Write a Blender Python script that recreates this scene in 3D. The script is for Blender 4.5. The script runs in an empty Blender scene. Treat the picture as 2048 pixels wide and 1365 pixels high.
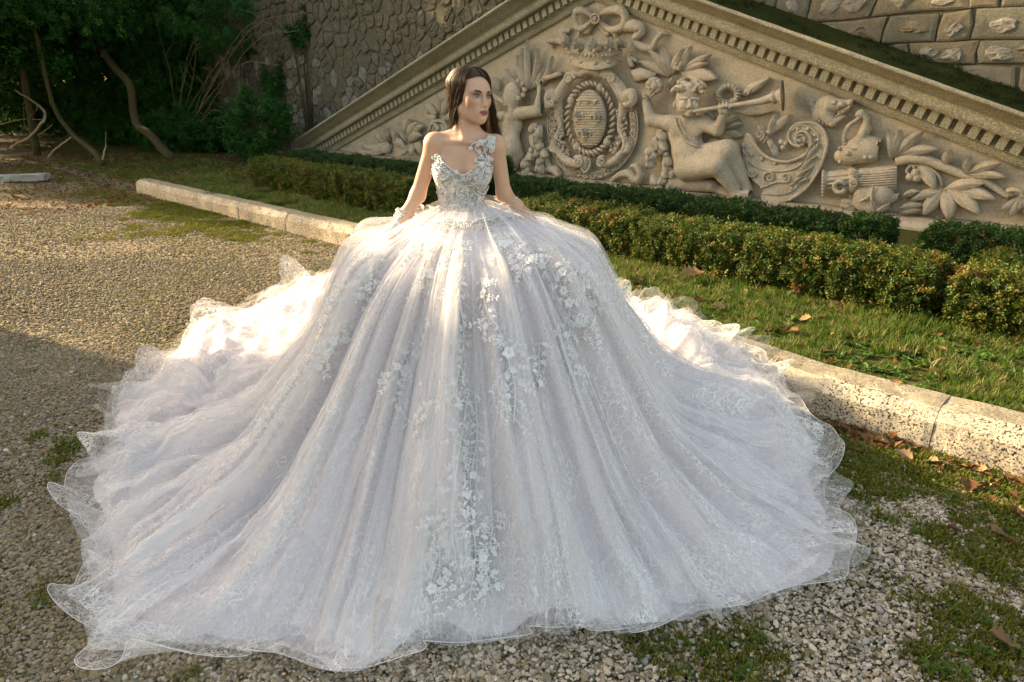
import bpy, math, random
import numpy as np
from mathutils import Vector, Matrix, Euler
random.seed(7); np.random.seed(7)
RNG = np.random.default_rng(7)
S = bpy.context.scene
COL = S.collection
# ---------------------------------------------------------------- camera, sky, sun, exposure
CAMH = 1.75; PITCH = math.radians(20.5); FPX = 1365.0
cam_data = bpy.data.cameras.new('camera'); cam_data.sensor_width = 36.0; cam_data.lens = 24.0
cam_data.clip_start = 0.05; cam_data.clip_end = 2000
cam = bpy.data.objects.new('camera', cam_data); COL.objects.link(cam)
cam.location = (0, 0, CAMH); cam.rotation_euler = (math.pi/2 - PITCH, 0, 0); S.camera = cam
SUN_EL = math.radians(21.0); SUN_H = Vector((-0.885, 0.465)).normalized()
world = bpy.data.worlds.new('World'); S.world = world; world.use_nodes = True
wn = world.node_tree; wn.nodes.clear()
w_out = wn.nodes.new('ShaderNodeOutputWorld'); w_bg = wn.nodes.new('ShaderNodeBackground'); w_sky = wn.nodes.new('ShaderNodeTexSky')
w_sky.sky_type = 'NISHITA'; w_sky.sun_disc = False; w_sky.sun_elevation = SUN_EL
w_sky.sun_rotation = math.atan2(SUN_H.x, SUN_H.y); w_sky.air_density = 1.0; w_sky.dust_density = 2.5; w_sky.ozone_density = 1.0
w_bg.inputs['Strength'].default_value = 0.13
wn.links.new(w_sky.outputs[0], w_bg.inputs[0]); wn.links.new(w_bg.outputs[0], w_out.inputs[0])
sun_data = bpy.data.lights.new('sun', 'SUN'); sun_data.energy = 3.3; sun_data.angle = math.radians(0.6); sun_data.color = (1.0, 0.90, 0.75)
sun = bpy.data.objects.new('sun', sun_data); COL.objects.link(sun); sun.location = (-20, 10, 15)
to_sun = Vector((SUN_H.x*math.cos(SUN_EL), SUN_H.y*math.cos(SUN_EL), math.sin(SUN_EL)))
sun.rotation_euler = to_sun.to_track_quat('Z', 'Y').to_euler()
S.view_settings.view_transform = 'Standard'; S.view_settings.look = 'None'; S.view_settings.gamma = 1.0
S.view_settings.use_curve_mapping = False; S.view_settings.exposure = 2.0
S.view_settings.use_white_balance = True; S.view_settings.white_balance_temperature = 9300; S.view_settings.white_balance_tint = 10
S.cycles.transparent_max_bounces = 16; S.cycles.max_bounces = 8; S.cycles.diffuse_bounces = 4; S.cycles.transmission_bounces = 6
# ---------------------------------------------------------------- the garden's own frame: s runs along the pediment, q towards the wall
CP, SP = math.cos(PITCH), math.sin(PITCH)
TH = math.radians(44.2)
UU = np.array([math.cos(TH), -math.sin(TH)]); NN = np.array([math.sin(TH), math.cos(TH)]); C0 = np.array([1.289, 11.712])
def W(s, q, z=0.0):
    p = C0 + s*UU + q*NN
    return (float(p[0]), float(p[1]), float(z))
def to_sq(x, y):
    dx = np.asarray(x) - C0[0]; dy = np.asarray(y) - C0[1]
    return dx*UU[0] + dy*UU[1], dx*NN[0] + dy*NN[1]
def ray(px, py):
    X = (px - 1024)/FPX; Y = (682.5 - py)/FPX
    return np.array([X, CP + Y*SP, -SP + Y*CP])
def ground_at(px, py, z=0.0):
    d = ray(px, py); t = (z - CAMH)/d[2]
    return np.array([0, 0, CAMH]) + t*d
def plane_y(px, py, y):
    d = ray(px, py); t = y/d[1]
    return np.array([0, 0, CAMH]) + t*d
def project(P):
    P = np.asarray(P, float); x, y, z = P[..., 0], P[..., 1], P[..., 2] - CAMH
    dep = np.maximum(y*CP - z*SP, 1e-3); up = y*SP + z*CP
    return 1024 + FPX*x/dep, 682.5 - FPX*up/dep, dep
# ---------------------------------------------------------------- linking and tagging
def tag(o, label=None, cat=None, group=None, kind=None):
    if label: o['label'] = label
    if cat: o['category'] = cat
    if group: o['group'] = group
    if kind: o['kind'] = kind
    return o
def empty(name, loc=(0, 0, 0), rz=0.0):
    o = bpy.data.objects.new(name, None); COL.objects.link(o); o.location = loc; o.rotation_euler = (0, 0, rz); o.empty_display_size = 0.2
    return o
def link(name, me, mat=None, parent=None, loc=None):
    o = bpy.data.objects.new(name, me); COL.objects.link(o)
    if mat is not None and len(me.materials) == 0: me.materials.append(mat)
    if parent is not None: o.parent = parent
    if loc is not None: o.location = loc
    return o
def mesh(name, v, f, smooth=True):
    me = bpy.data.meshes.new(name)
    v = np.asarray(v, np.float32)
    if isinstance(f, np.ndarray):
        n, k = f.shape
        me.vertices.add(len(v)); me.vertices.foreach_set('co', v.ravel())
        me.loops.add(n*k); me.loops.foreach_set('vertex_index', f.astype(np.int32).ravel())
        me.polygons.add(n); me.polygons.foreach_set('loop_start', np.arange(0, n*k, k, dtype=np.int32))
        me.update(calc_edges=True)
    else:
        me.from_pydata([tuple(map(float, p)) for p in v], [], f); me.update()
    if smooth and len(me.polygons): me.polygons.foreach_set('use_smooth', np.ones(len(me.polygons), bool))
    return me
class MB:
    """collects pieces, then links them as one mesh"""
    def __init__(self): self.v = []; self.f = []; self.n = 0
    def add(self, v, f):
        v = np.asarray(v, float).reshape(-1, 3)
        self.f += [tuple(int(i) + self.n for i in q) for q in f]; self.v.append(v); self.n += len(v); return self
    def box(self, lo, hi):
        x0, y0, z0 = lo; x1, y1, z1 = hi
        v = [(x0,y0,z0),(x1,y0,z0),(x1,y1,z0),(x0,y1,z0),(x0,y0,z1),(x1,y0,z1),(x1,y1,z1),(x0,y1,z1)]
        return self.add(v, [(0,3,2,1),(4,5,6,7),(0,1,5,4),(1,2,6,5),(2,3,7,6),(3,0,4,7)])
    def tube(self, pts, rad, n=6, caps=True):
        pts = np.asarray(pts, float); m = len(pts); rad = np.broadcast_to(np.asarray(rad, float), (m,))
        t = np.gradient(pts, axis=0); t /= np.linalg.norm(t, axis=1, keepdims=True) + 1e-12
        ref = np.array([0.0, 0, 1]) if abs(t[0][2]) < 0.9 else np.array([1.0, 0, 0])
        a = np.cross(t[0], ref); a /= np.linalg.norm(a)
        ang = np.arange(n)*2*math.pi/n; V = []
        for i in range(m):
            a = a - t[i]*np.dot(a, t[i]); a /= np.linalg.norm(a) + 1e-12; b = np.cross(t[i], a)
            V.append(pts[i] + rad[i]*(np.cos(ang)[:, None]*a + np.sin(ang)[:, None]*b))
        V = np.concatenate(V); F = []
        for i in range(m - 1):
            for j in range(n):
                k = (j + 1) % n
                F.append((i*n + j, i*n + k, (i+1)*n + k, (i+1)*n + j))
        if caps: F.append(tuple(range(n))[::-1]); F.append(tuple((m-1)*n + j for j in range(n)))
        return self.add(V, F)
    def ball(self, c, r, nu=8, nv=5):
        r = np.broadcast_to(np.asarray(r, float), (3,)); c = np.asarray(c, float); V = [c + np.array([0, 0, r[2]])]
        for i in range(1, nv):
            p = math.pi*i/nv
            for j in range(nu):
                q = 2*math.pi*j/nu; V.append(c + r*np.array([math.sin(p)*math.cos(q), math.sin(p)*math.sin(q), math.cos(p)]))
        V.append(c - np.array([0, 0, r[2]])); F = []
        for j in range(nu): F.append((0, 1 + j, 1 + (j+1) % nu))
        for i in range(nv - 2):
            for j in range(nu):
                k = (j+1) % nu; F.append((1 + i*nu + j, 1 + (i+1)*nu + j, 1 + (i+1)*nu + k, 1 + i*nu + k))
        L = len(V) - 1
        for j in range(nu): F.append((L, 1 + (nv-2)*nu + (j+1) % nu, 1 + (nv-2)*nu + j))
        return self.add(V, F)
    def build(self, name, mat, parent=None, smooth=True):
        return link(name, mesh(name, np.concatenate(self.v), self.f, smooth), mat, parent)
def spline(P, n=24):
    """Catmull-Rom through P"""
    P = np.asarray(P, float)
    if len(P) == 2: return P[0] + (P[1] - P[0])*np.linspace(0, 1, n)[:, None]
    Q = np.concatenate([[2*P[0] - P[1]], P, [2*P[-1] - P[-2]]]); out = []
    T = np.linspace(0, len(P) - 1, n)
    for t in T:
        i = min(int(t), len(P) - 2); u = t - i; a, b, c, d = Q[i:i+4]
        out.append(0.5*((2*b) + (c - a)*u + (2*a - 5*b + 4*c - d)*u*u + (3*b - a - 3*c + d)*u**3))
    return np.array(out)
def grid_faces(nu, nv, wrap=False):
    i, j = np.meshgrid(np.arange(nu if wrap else nu - 1), np.arange(nv - 1), indexing='ij')
    i2 = (i + 1) % nu
    return np.stack([i*nv + j, i2*nv + j, i2*nv + j + 1, i*nv + j + 1], -1).reshape(-1, 4)
# ---------------------------------------------------------------- numpy noise
_perm = np.random.default_rng(11).random((256, 256))
def vnoise(x, y):
    x = np.asarray(x, float); y = np.asarray(y, float); xi = np.floor(x).astype(int); yi = np.floor(y).astype(int); u = x - xi; v = y - yi
    u = u*u*u*(u*(u*6 - 15) + 10); v = v*v*v*(v*(v*6 - 15) + 10)
    g = lambda a, b: _perm[a % 256, b % 256]
    return (g(xi, yi)*(1-u) + g(xi+1, yi)*u)*(1-v) + (g(xi, yi+1)*(1-u) + g(xi+1, yi+1)*u)*v
def fbm(x, y, o=4, gain=0.5):
    a = 1.0; t = 0; r = 0
    for k in range(o): r = r + a*vnoise(x*2**k + 17.3*k, y*2**k + 5.1*k); t += a; a *= gain
    return r/t
def smooth01(x): x = np.clip(x, 0, 1); return x*x*(3 - 2*x)
# ---------------------------------------------------------------- signed-distance sculpting
class Sculpt:
    def __init__(self, xs, ys, zs):
        self.ax = [np.asarray(a, np.float32) for a in (xs, ys, zs)]; self.F = np.full([len(a) for a in self.ax], 1.0, np.float32)
    def _sub(self, lo, hi):
        sl = []
        for a, l, h in zip(self.ax, lo, hi):
            i = max(int(np.searchsorted(a, l)) - 1, 0); j = min(int(np.searchsorted(a, h)) + 1, len(a)); sl.append(slice(i, j))
        sl = tuple(sl); g = np.meshgrid(*[a[q] for a, q in zip(self.ax, sl)], indexing='ij', sparse=True)
        return sl, g
    def _mix(self, sl, d, k, cut):
        A = self.F[sl]
        if cut: d = -d; h = np.maximum(k - np.abs(A - d), 0)/k; self.F[sl] = np.maximum(A, d) + h*h*k*0.25
        else: h = np.maximum(k - np.abs(A - d), 0)/k; self.F[sl] = np.minimum(A, d) - h*h*k*0.25
    def cap(self, a, b, r1, r2=None, k=0.02, cut=False, sq=(1, 1, 1)):
        r2 = r1 if r2 is None else r2; a = np.asarray(a, np.float32); b = np.asarray(b, np.float32); m = max(r1, r2) + k*1.5 + 0.01
        sl, g = self._sub(np.minimum(a, b) - m, np.maximum(a, b) + m); ba = b - a; L = float(ba @ ba) + 1e-12
        p = [g[i] - a[i] for i in range(3)]
        t = np.clip((p[0]*ba[0] + p[1]*ba[1] + p[2]*ba[2])/L, 0, 1)
        d = np.sqrt((p[0] - t*ba[0])**2 + (p[1] - t*ba[1])**2 + (p[2] - t*ba[2])**2) - (r1 + (r2 - r1)*t)
        self._mix(sl, d, k, cut); return self
    def ell(self, c, r, k=0.02, rot=None, cut=False):
        c = np.asarray(c, np.float32); r = np.broadcast_to(np.asarray(r, np.float32), (3,)); m = max(r) + k*1.5 + 0.01
        sl, g = self._sub(c - m, c + m); p = [g[i] - c[i] for i in range(3)]
        if rot is not None:
            M = np.array(rot, np.float32); p = [p[0]*M[0, i] + p[1]*M[1, i] + p[2]*M[2, i] for i in range(3)]
        k0 = np.sqrt((p[0]/r[0])**2 + (p[1]/r[1])**2 + (p[2]/r[2])**2); k1 = np.sqrt((p[0]/r[0]**2)**2 + (p[1]/r[1]**2)**2 + (p[2]/r[2]**2)**2) + 1e-6
        self._mix(sl, k0*(k0 - 1)/k1, k, cut); return self
    def surface(self, off=0.0):
        F = self.F - off; X, Y, Z = self.ax; ins = F < 0
        cnt = np.zeros([n - 1 for n in F.shape], np.int8)
        for dx in (0, 1):
            for dy in (0, 1):
                for dz in (0, 1): cnt += ins[dx:F.shape[0]-1+dx, dy:F.shape[1]-1+dy, dz:F.shape[2]-1+dz]
        act = (cnt > 0) & (cnt < 8); idx = np.argwhere(act); ids = np.full(act.shape, -1, np.int32); ids[act] = np.arange(len(idx))
        C = np.array([(a, b, c) for a in (0, 1) for b in (0, 1) for c in (0, 1)])
        vals = np.stack([F[idx[:, 0]+c[0], idx[:, 1]+c[1], idx[:, 2]+c[2]] for c in C], 1)
        pos = np.stack([np.stack([X[idx[:, 0]+c[0]], Y[idx[:, 1]+c[1]], Z[idx[:, 2]+c[2]]], -1) for c in C], 1)
        acc = np.zeros((len(idx), 3)); num = np.zeros(len(idx))
        for i in range(8):
            for j in range(i + 1, 8):
                if np.abs(C[i] - C[j]).sum() != 1: continue
                a, b = vals[:, i], vals[:, j]; m = (a < 0) != (b < 0); t = np.where(m, a/np.where(m, a - b, 1), 0)
                acc += np.where(m[:, None], pos[:, i] + t[:, None]*(pos[:, j] - pos[:, i]), 0); num += m
        V = acc/num[:, None]; Q = []
        for ax in range(3):
            o = [x for x in range(3) if x != ax]
            lo = [slice(None)]*3; hi = [slice(None)]*3; lo[ax] = slice(0, -1); hi[ax] = slice(1, None)
            for q in o: lo[q] = slice(1, -1); hi[q] = slice(1, -1)
            A = ins[tuple(lo)]; B = ins[tuple(hi)]; e = np.argwhere(A != B)
            if not len(e): continue
            s = A[tuple(e.T)]; e = e.copy(); e[:, o[0]] += 1; e[:, o[1]] += 1
            def cell(d0, d1):
                c = e.copy(); c[:, o[0]] += d0; c[:, o[1]] += d1; return ids[tuple(c.T)]
            q = np.stack([cell(-1, -1), cell(0, -1), cell(0, 0), cell(-1, 0)], 1)
            flip = s if ax != 1 else ~s
            q[~flip] = q[~flip][:, ::-1]; Q.append(q)
        return V, np.concatenate(Q)
# ---------------------------------------------------------------- scattering (only for what nobody could count)
def scatter(name, pts, rot, scl, idx, sources, parent=None, kind='stuff'):
    pts = np.asarray(pts, np.float32); n = len(pts)
    me = bpy.data.meshes.new(name); me.vertices.add(n); me.vertices.foreach_set('co', pts.ravel())
    for nm, tp, val in (('rot', 'FLOAT_VECTOR', rot), ('scl', 'FLOAT', scl), ('idx', 'INT', idx)):
        at = me.attributes.new(nm, tp, 'POINT'); at.data.foreach_set('vector' if tp == 'FLOAT_VECTOR' else 'value', np.ascontiguousarray(val, np.int32 if tp == 'INT' else np.float32).ravel())
    o = link(name, me, None, parent)
    if kind: o['kind'] = kind
    key = sources[0].name
    ng = bpy.data.node_groups.get('scatter_' + key)
    if ng is None:
        sc = bpy.data.collections.new('pieces_' + key)
        for s_ in sources: sc.objects.link(s_)
        ng = bpy.data.node_groups.new('scatter_' + key, 'GeometryNodeTree')
        ng.interface.new_socket('Geometry', in_out='INPUT', socket_type='NodeSocketGeometry'); ng.interface.new_socket('Geometry', in_out='OUTPUT', socket_type='NodeSocketGeometry')
        N = ng.nodes.new; gi = N('NodeGroupInput'); go = N('NodeGroupOutput'); ip = N('GeometryNodeInstanceOnPoints'); ci = N('GeometryNodeCollectionInfo')
        ci.inputs['Collection'].default_value = sc; ci.inputs['Separate Children'].default_value = True; ci.inputs['Reset Children'].default_value = True
        def attr(nm, tp):
            a = N('GeometryNodeInputNamedAttribute'); a.data_type = tp; a.inputs['Name'].default_value = nm; return a.outputs['Attribute']
        er = N('FunctionNodeEulerToRotation'); ng.links.new(attr('rot', 'FLOAT_VECTOR'), er.inputs[0])
        ng.links.new(gi.outputs[0], ip.inputs['Points']); ng.links.new(ci.outputs[0], ip.inputs['Instance']); ip.inputs['Pick Instance'].default_value = True
        ng.links.new(attr('idx', 'INT'), ip.inputs['Instance Index']); ng.links.new(er.outputs[0], ip.inputs['Rotation']); ng.links.new(attr('scl', 'FLOAT'), ip.inputs['Scale'])
        ng.links.new(ip.outputs[0], go.inputs[0])
    md = o.modifiers.new('scatter', 'NODES'); md.node_group = ng
    return o
def piece(name, v, f, mat, smooth=True):
    me = mesh(name, v, f, smooth); me.materials.append(mat); return bpy.data.objects.new(name, me)
# ---------------------------------------------------------------- materials
class Mat:
    def __init__(self, name, rough=0.8, spec=0.3):
        self.m = bpy.data.materials.new(name); self.m.use_nodes = True; self.t = self.m.node_tree; self.t.nodes.clear()
        self.out = self.n('ShaderNodeOutputMaterial'); self.b = self.n('ShaderNodeBsdfPrincipled'); self.l(self.b.outputs[0], self.out.inputs[0])
        self.b.inputs['Roughness'].default_value = rough; self.b.inputs['Specular IOR Level'].default_value = spec
        self.tc = self.n('ShaderNodeTexCoord')
    def n(self, t): return self.t.nodes.new(t)
    def l(self, a, b): self.t.links.new(a, b)
    def sock(self, i, v):
        if hasattr(v, 'is_output'): self.l(v, i)
        else: i.default_value = v
    def coords(self, scale=(1, 1, 1), src='Object'):
        mp = self.n('ShaderNodeMapping'); self.l(self.tc.outputs[src] if isinstance(src, str) else src, mp.inputs[0]); mp.inputs['Scale'].default_value = scale; return mp.outputs[0]
    def noise(self, scale, detail=4, rough=0.55, vec=None, dist=0.0, out='Fac'):
        q = self.n('ShaderNodeTexNoise'); q.inputs['Scale'].default_value = scale; q.inputs['Detail'].default_value = detail; q.inputs['Roughness'].default_value = rough; q.inputs['Distortion'].default_value = dist
        self.l(vec or self.tc.outputs['Object'], q.inputs['Vector']); return q.outputs[out]
    def voro(self, scale, feat='F1', vec=None, out='Distance', rnd=1.0):
        q = self.n('ShaderNodeTexVoronoi'); q.feature = feat; q.inputs['Scale'].default_value = scale; q.inputs['Randomness'].default_value = rnd
        self.l(vec or self.tc.outputs['Object'], q.inputs['Vector']); return q.outputs[out]
    def ramp(self, fac, stops):
        q = self.n('ShaderNodeValToRGB'); e = q.color_ramp.elements
        while len(e) < len(stops): e.new(0.5)
        for i, (p, c) in enumerate(stops):
            e[i].position = p; e[i].color = (*c, 1) if isinstance(c, tuple) else (c, c, c, 1)
        self.l(fac, q.inputs[0]); return q.outputs[0]
    def mix(self, fac, a, b, mode='MIX'):
        q = self.n('ShaderNodeMix'); q.data_type = 'RGBA'; q.blend_type = mode
        self.sock(q.inputs[0], fac)
        for i, v in ((6, a), (7, b)): self.sock(q.inputs[i], (*v, 1) if isinstance(v, tuple) else v)
        return q.outputs[2]
    def math(self, op, a, b=0.0, clamp=False):
        q = self.n('ShaderNodeMath'); q.operation = op; q.use_clamp = clamp; self.sock(q.inputs[0], a); self.sock(q.inputs[1], b); return q.outputs[0]
    def rand(self):
        return self.n('ShaderNodeObjectInfo').outputs['Random']
    def color(self, c): self.sock(self.b.inputs['Base Color'], (*c, 1) if isinstance(c, tuple) else c); return self
    def bump(self, h, strength=0.5, dist=0.01):
        q = self.n('ShaderNodeBump'); q.inputs['Strength'].default_value = strength; q.inputs['Distance'].default_value = dist; self.l(h, q.inputs['Height']); self.l(q.outputs[0], self.b.inputs['Normal']); return self
M = {}
def stone_mat(key, c1, c2, c3, sc=1.0, speck=None, bump=0.5, dist=0.012, pits=None):
    m = Mat(key, 0.92, 0.15); v = m.coords((sc, sc, sc))
    col = m.mix(m.ramp(m.noise(1.3, 5, 0.6, v), [(0.3, 0.0), (0.7, 1.0)]), c1, c2)
    col = m.mix(m.math('MULTIPLY', m.ramp(m.noise(6, 6, 0.7, v, 0.6), [(0.45, 0.0), (0.75, 1.0)]), 0.65), col, c3)
    fine = m.noise(90, 4, 0.7, v)
    col = m.mix(0.75, col, m.ramp(fine, [(0.25, 0.45), (0.75, 1.3)]), 'MULTIPLY'); col = m.mix(0.6, col, m.ramp(m.noise(28, 5, 0.75, v), [(0.30, 0.55), (0.62, 1.12)]), 'MULTIPLY')
    h = m.math('ADD', m.noise(24, 6, 0.7, v), m.math('MULTIPLY', fine, 0.35))
    if speck:
        msk = m.math('MULTIPLY', m.ramp(m.noise(55, 3, 0.6, v), [(0.53, 0.0), (0.58, 1.0)]), m.ramp(m.noise(2.2, 4, 0.6, v), [(0.32, 0.0), (0.52, 1.0)]))
        col = m.mix(msk, col, speck)
    m.color(col).bump(h, bump, dist); 
    if key == 'kerb_stone':                                        # dirt and dry moss settled on the flat top
        gm = m.n('ShaderNodeNewGeometry'); sx = m.n('ShaderNodeSeparateXYZ'); m.l(gm.outputs['True Normal'], sx.inputs[0]); dm = m.math('MULTIPLY', m.ramp(sx.outputs[2], [(0.90, 0.0), (0.98, 0.75)]), m.ramp(m.noise(5, 5, 0.7, v), [(0.3, 0.25), (0.6, 1.0)])); m.color(m.mix(dm, col, (0.22, 0.19, 0.12)))
    M[key] = m.m; return m
stone_mat('carved_stone', (0.60, 0.49, 0.355), (0.51, 0.43, 0.325), (0.33, 0.275, 0.20), 1.0, bump=0.8, dist=0.012)
stone_mat('relief_stone', (0.62, 0.525, 0.40), (0.50, 0.43, 0.33), (0.29, 0.245, 0.18), 1.3, bump=0.7, dist=0.010)
stone_mat('cornice_stone', (0.42, 0.375, 0.27), (0.33, 0.30, 0.20), (0.20, 0.18, 0.115), 1.1, speck=(0.50, 0.46, 0.36), bump=0.5)
stone_mat('kerb_stone', (0.68, 0.59, 0.46), (0.58, 0.48, 0.35), (0.42, 0.33, 0.22), 1.6, speck=(0.045, 0.04, 0.03), bump=0.6, dist=0.012)
stone_mat('wall_stone_grey', (0.215, 0.20, 0.155), (0.16, 0.15, 0.115), (0.10, 0.095, 0.07), 2.0, bump=0.9, dist=0.03)
stone_mat('wall_stone_tan', (0.25, 0.21, 0.15), (0.19, 0.165, 0.115), (0.12, 0.105, 0.07), 2.0, bump=0.9, dist=0.03)
stone_mat('wall_stone_pale', (0.36, 0.335, 0.28), (0.27, 0.25, 0.205), (0.18, 0.165, 0.13), 2.0, bump=0.9, dist=0.03)
stone_mat('mortar', (0.20, 0.175, 0.115), (0.155, 0.14, 0.09), (0.09, 0.085, 0.05), 1.2, bump=0.8, dist=0.02)
stone_mat('slab_stone', (0.42, 0.40, 0.36), (0.36, 0.34, 0.30), (0.25, 0.24, 0.2), 2.0)
def leaf_mat(key, stops, rough=0.5, trans=0.35, spec=0.35):
    m = Mat(key, rough, spec); col = m.ramp(m.rand(), stops)
    n = m.noise(14, 2); col = m.mix(0.5, col, m.ramp(n, [(0.3, 0.6), (0.7, 1.35)]), 'MULTIPLY'); m.color(col)
    tr = m.n('ShaderNodeBsdfTranslucent'); m.l(col, tr.inputs[0]); mx = m.n('ShaderNodeMixShader'); mx.inputs[0].default_value = trans
    m.l(m.b.outputs[0], mx.inputs[1]); m.l(tr.outputs[0], mx.inputs[2]); m.l(mx.outputs[0], m.out.inputs[0]); M[key] = m.m
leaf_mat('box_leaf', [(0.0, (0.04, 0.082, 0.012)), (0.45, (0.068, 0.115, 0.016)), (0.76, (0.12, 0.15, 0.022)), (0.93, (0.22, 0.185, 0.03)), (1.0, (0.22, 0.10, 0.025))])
leaf_mat('bronze_leaf', [(0.0, (0.16, 0.075, 0.02)), (0.6, (0.24, 0.13, 0.03)), (1.0, (0.14, 0.13, 0.03))])
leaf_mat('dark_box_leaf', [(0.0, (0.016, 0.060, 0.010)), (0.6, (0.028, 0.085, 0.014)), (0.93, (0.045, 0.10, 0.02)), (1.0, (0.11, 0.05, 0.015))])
leaf_mat('grass_blade', [(0.0, (0.055, 0.115, 0.012)), (0.5, (0.085, 0.15, 0.018)), (0.78, (0.15, 0.18, 0.03)), (0.9, (0.26, 0.22, 0.08)), (1.0, (0.38, 0.29, 0.14))], 0.55, 0.4)
leaf_mat('moss_blade', [(0.0, (0.09, 0.115, 0.012)), (0.6, (0.15, 0.165, 0.02)), (1.0, (0.25, 0.21, 0.06))], 0.7, 0.3, 0.1)
leaf_mat('evergreen_leaf', [(0.0, (0.008, 0.065, 0.008)), (0.6, (0.016, 0.105, 0.012)), (1.0, (0.035, 0.15, 0.018))], 0.4, 0.25)
leaf_mat('weed_leaf', [(0.0, (0.05, 0.13, 0.015)), (1.0, (0.10, 0.17, 0.025))], 0.5, 0.35)
leaf_mat('dry_leaf', [(0.0, (0.15, 0.07, 0.03)), (0.5, (0.25, 0.135, 0.065)), (1.0, (0.36, 0.235, 0.13))], 0.7, 0.25, 0.1)
leaf_mat('litter_leaf', [(0.0, (0.10, 0.045, 0.018)), (0.6, (0.20, 0.10, 0.04)), (1.0, (0.30, 0.18, 0.08))], 0.8, 0.2, 0.1)
def bark(key, c1, c2):
    m = Mat(key, 0.9, 0.15); v = m.coords((6, 6, 1.5)); n = m.noise(4, 6, 0.7, v, 0.5); m.color(m.mix(n, c1, c2)).bump(n, 0.9, 0.03); M[key] = m.m
bark('bark', (0.035, 0.03, 0.014), (0.13, 0.10, 0.045)); bark('twig', (0.16, 0.11, 0.065), (0.36, 0.27, 0.17)); bark('dead_wood', (0.20, 0.16, 0.11), (0.45, 0.37, 0.26))
def pebble():
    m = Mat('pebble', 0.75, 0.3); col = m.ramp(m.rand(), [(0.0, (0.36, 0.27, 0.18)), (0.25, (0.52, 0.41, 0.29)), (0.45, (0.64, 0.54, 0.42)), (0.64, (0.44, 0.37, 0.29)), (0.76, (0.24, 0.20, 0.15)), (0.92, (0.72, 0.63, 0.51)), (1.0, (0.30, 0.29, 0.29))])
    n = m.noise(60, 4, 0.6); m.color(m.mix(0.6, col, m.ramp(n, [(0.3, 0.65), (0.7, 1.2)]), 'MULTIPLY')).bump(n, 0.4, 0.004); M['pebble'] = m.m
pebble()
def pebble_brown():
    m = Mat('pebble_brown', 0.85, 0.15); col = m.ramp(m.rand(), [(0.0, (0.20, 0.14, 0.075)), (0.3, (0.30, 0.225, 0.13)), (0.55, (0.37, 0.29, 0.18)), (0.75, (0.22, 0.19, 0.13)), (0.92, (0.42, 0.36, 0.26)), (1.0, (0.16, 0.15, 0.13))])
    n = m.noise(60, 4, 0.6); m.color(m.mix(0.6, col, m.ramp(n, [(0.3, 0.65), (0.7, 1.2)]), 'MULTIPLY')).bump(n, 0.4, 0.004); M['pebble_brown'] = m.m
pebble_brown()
def ground_mats():
    m = Mat('gravel_ground', 0.95, 0.1); big = m.noise(0.55, 5, 0.6, None, 0.3); cell = m.voro(38, 'F1', None, 'Color'); dist = m.voro(38, 'F1')
    sep = m.n('ShaderNodeSeparateColor'); m.l(cell, sep.inputs[0])
    col = m.ramp(sep.outputs[0], [(0.0, (0.12, 0.09, 0.05)), (0.4, (0.22, 0.165, 0.10)), (0.75, (0.32, 0.26, 0.17)), (1.0, (0.40, 0.35, 0.26))])
    col = m.mix(1.0, col, m.ramp(dist, [(0.0, 1.0), (0.55, 0.85), (0.8, 0.25)]), 'MULTIPLY')
    moss = m.ramp(m.math('ADD', m.math('MULTIPLY', big, 0.8), m.math('MULTIPLY', m.noise(7, 5, 0.7), 0.45)), [(0.62, 0.0), (0.74, 1.0)])
    col = m.mix(m.math('MULTIPLY', moss, 0.85), col, m.ramp(m.noise(40, 4), [(0.3, (0.045, 0.06, 0.010)), (0.7, (0.13, 0.13, 0.025))]))
    m.color(col).bump(m.math('SUBTRACT', 1.0, dist), 1.0, 0.02); M['gravel_ground'] = m.m
    m = Mat('lawn_soil', 0.95, 0.1); n = m.noise(9, 6, 0.7); m.color(m.mix(n, (0.06, 0.075, 0.018), (0.12, 0.10, 0.035))).bump(m.noise(50, 5, 0.7), 1.0, 0.03); M['lawn_soil'] = m.m
    m = Mat('moss_bank', 1.0, 0.05); n = m.noise(14, 6, 0.75); m.color(m.mix(n, (0.014, 0.028, 0.008), (0.045, 0.05, 0.016))).bump(m.noise(45, 5, 0.7), 1.0, 0.04); M['moss_bank'] = m.m
ground_mats()
# ================================================================ SETTING
def kerb_q(s): return float(np.interp(s, [-6, 1, 3.5, 6, 9], [-5.22, -5.03, -5.25, -5.62, -5.52]))
def sheet(name, pts_uv, zf, mat, parent=None):
    pass
# ---- gravel court: one sheet out to the horizon, finer near the camera
gx = np.concatenate([[-600, -120, -40], np.linspace(-16, 12, 141), [40, 120, 600]]); gy = np.concatenate([[-600, -120, -30], np.linspace(-6, 22, 141), [60, 200, 800]])
GX, GY = np.meshgrid(gx, gy, indexing='ij')
near = (np.abs(GX + 2) < 15) & (np.abs(GY - 8) < 15)
gv = np.stack([GX, GY, np.where(near, 0.018*(fbm(GX*0.9, GY*0.9, 3) - 0.5), 0) - 0.004], -1).reshape(-1, 3)
tag(link('gravel_court', mesh('gravel_court', gv, grid_faces(len(gx), len(gy))), M['gravel_ground']), kind='structure')
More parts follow.
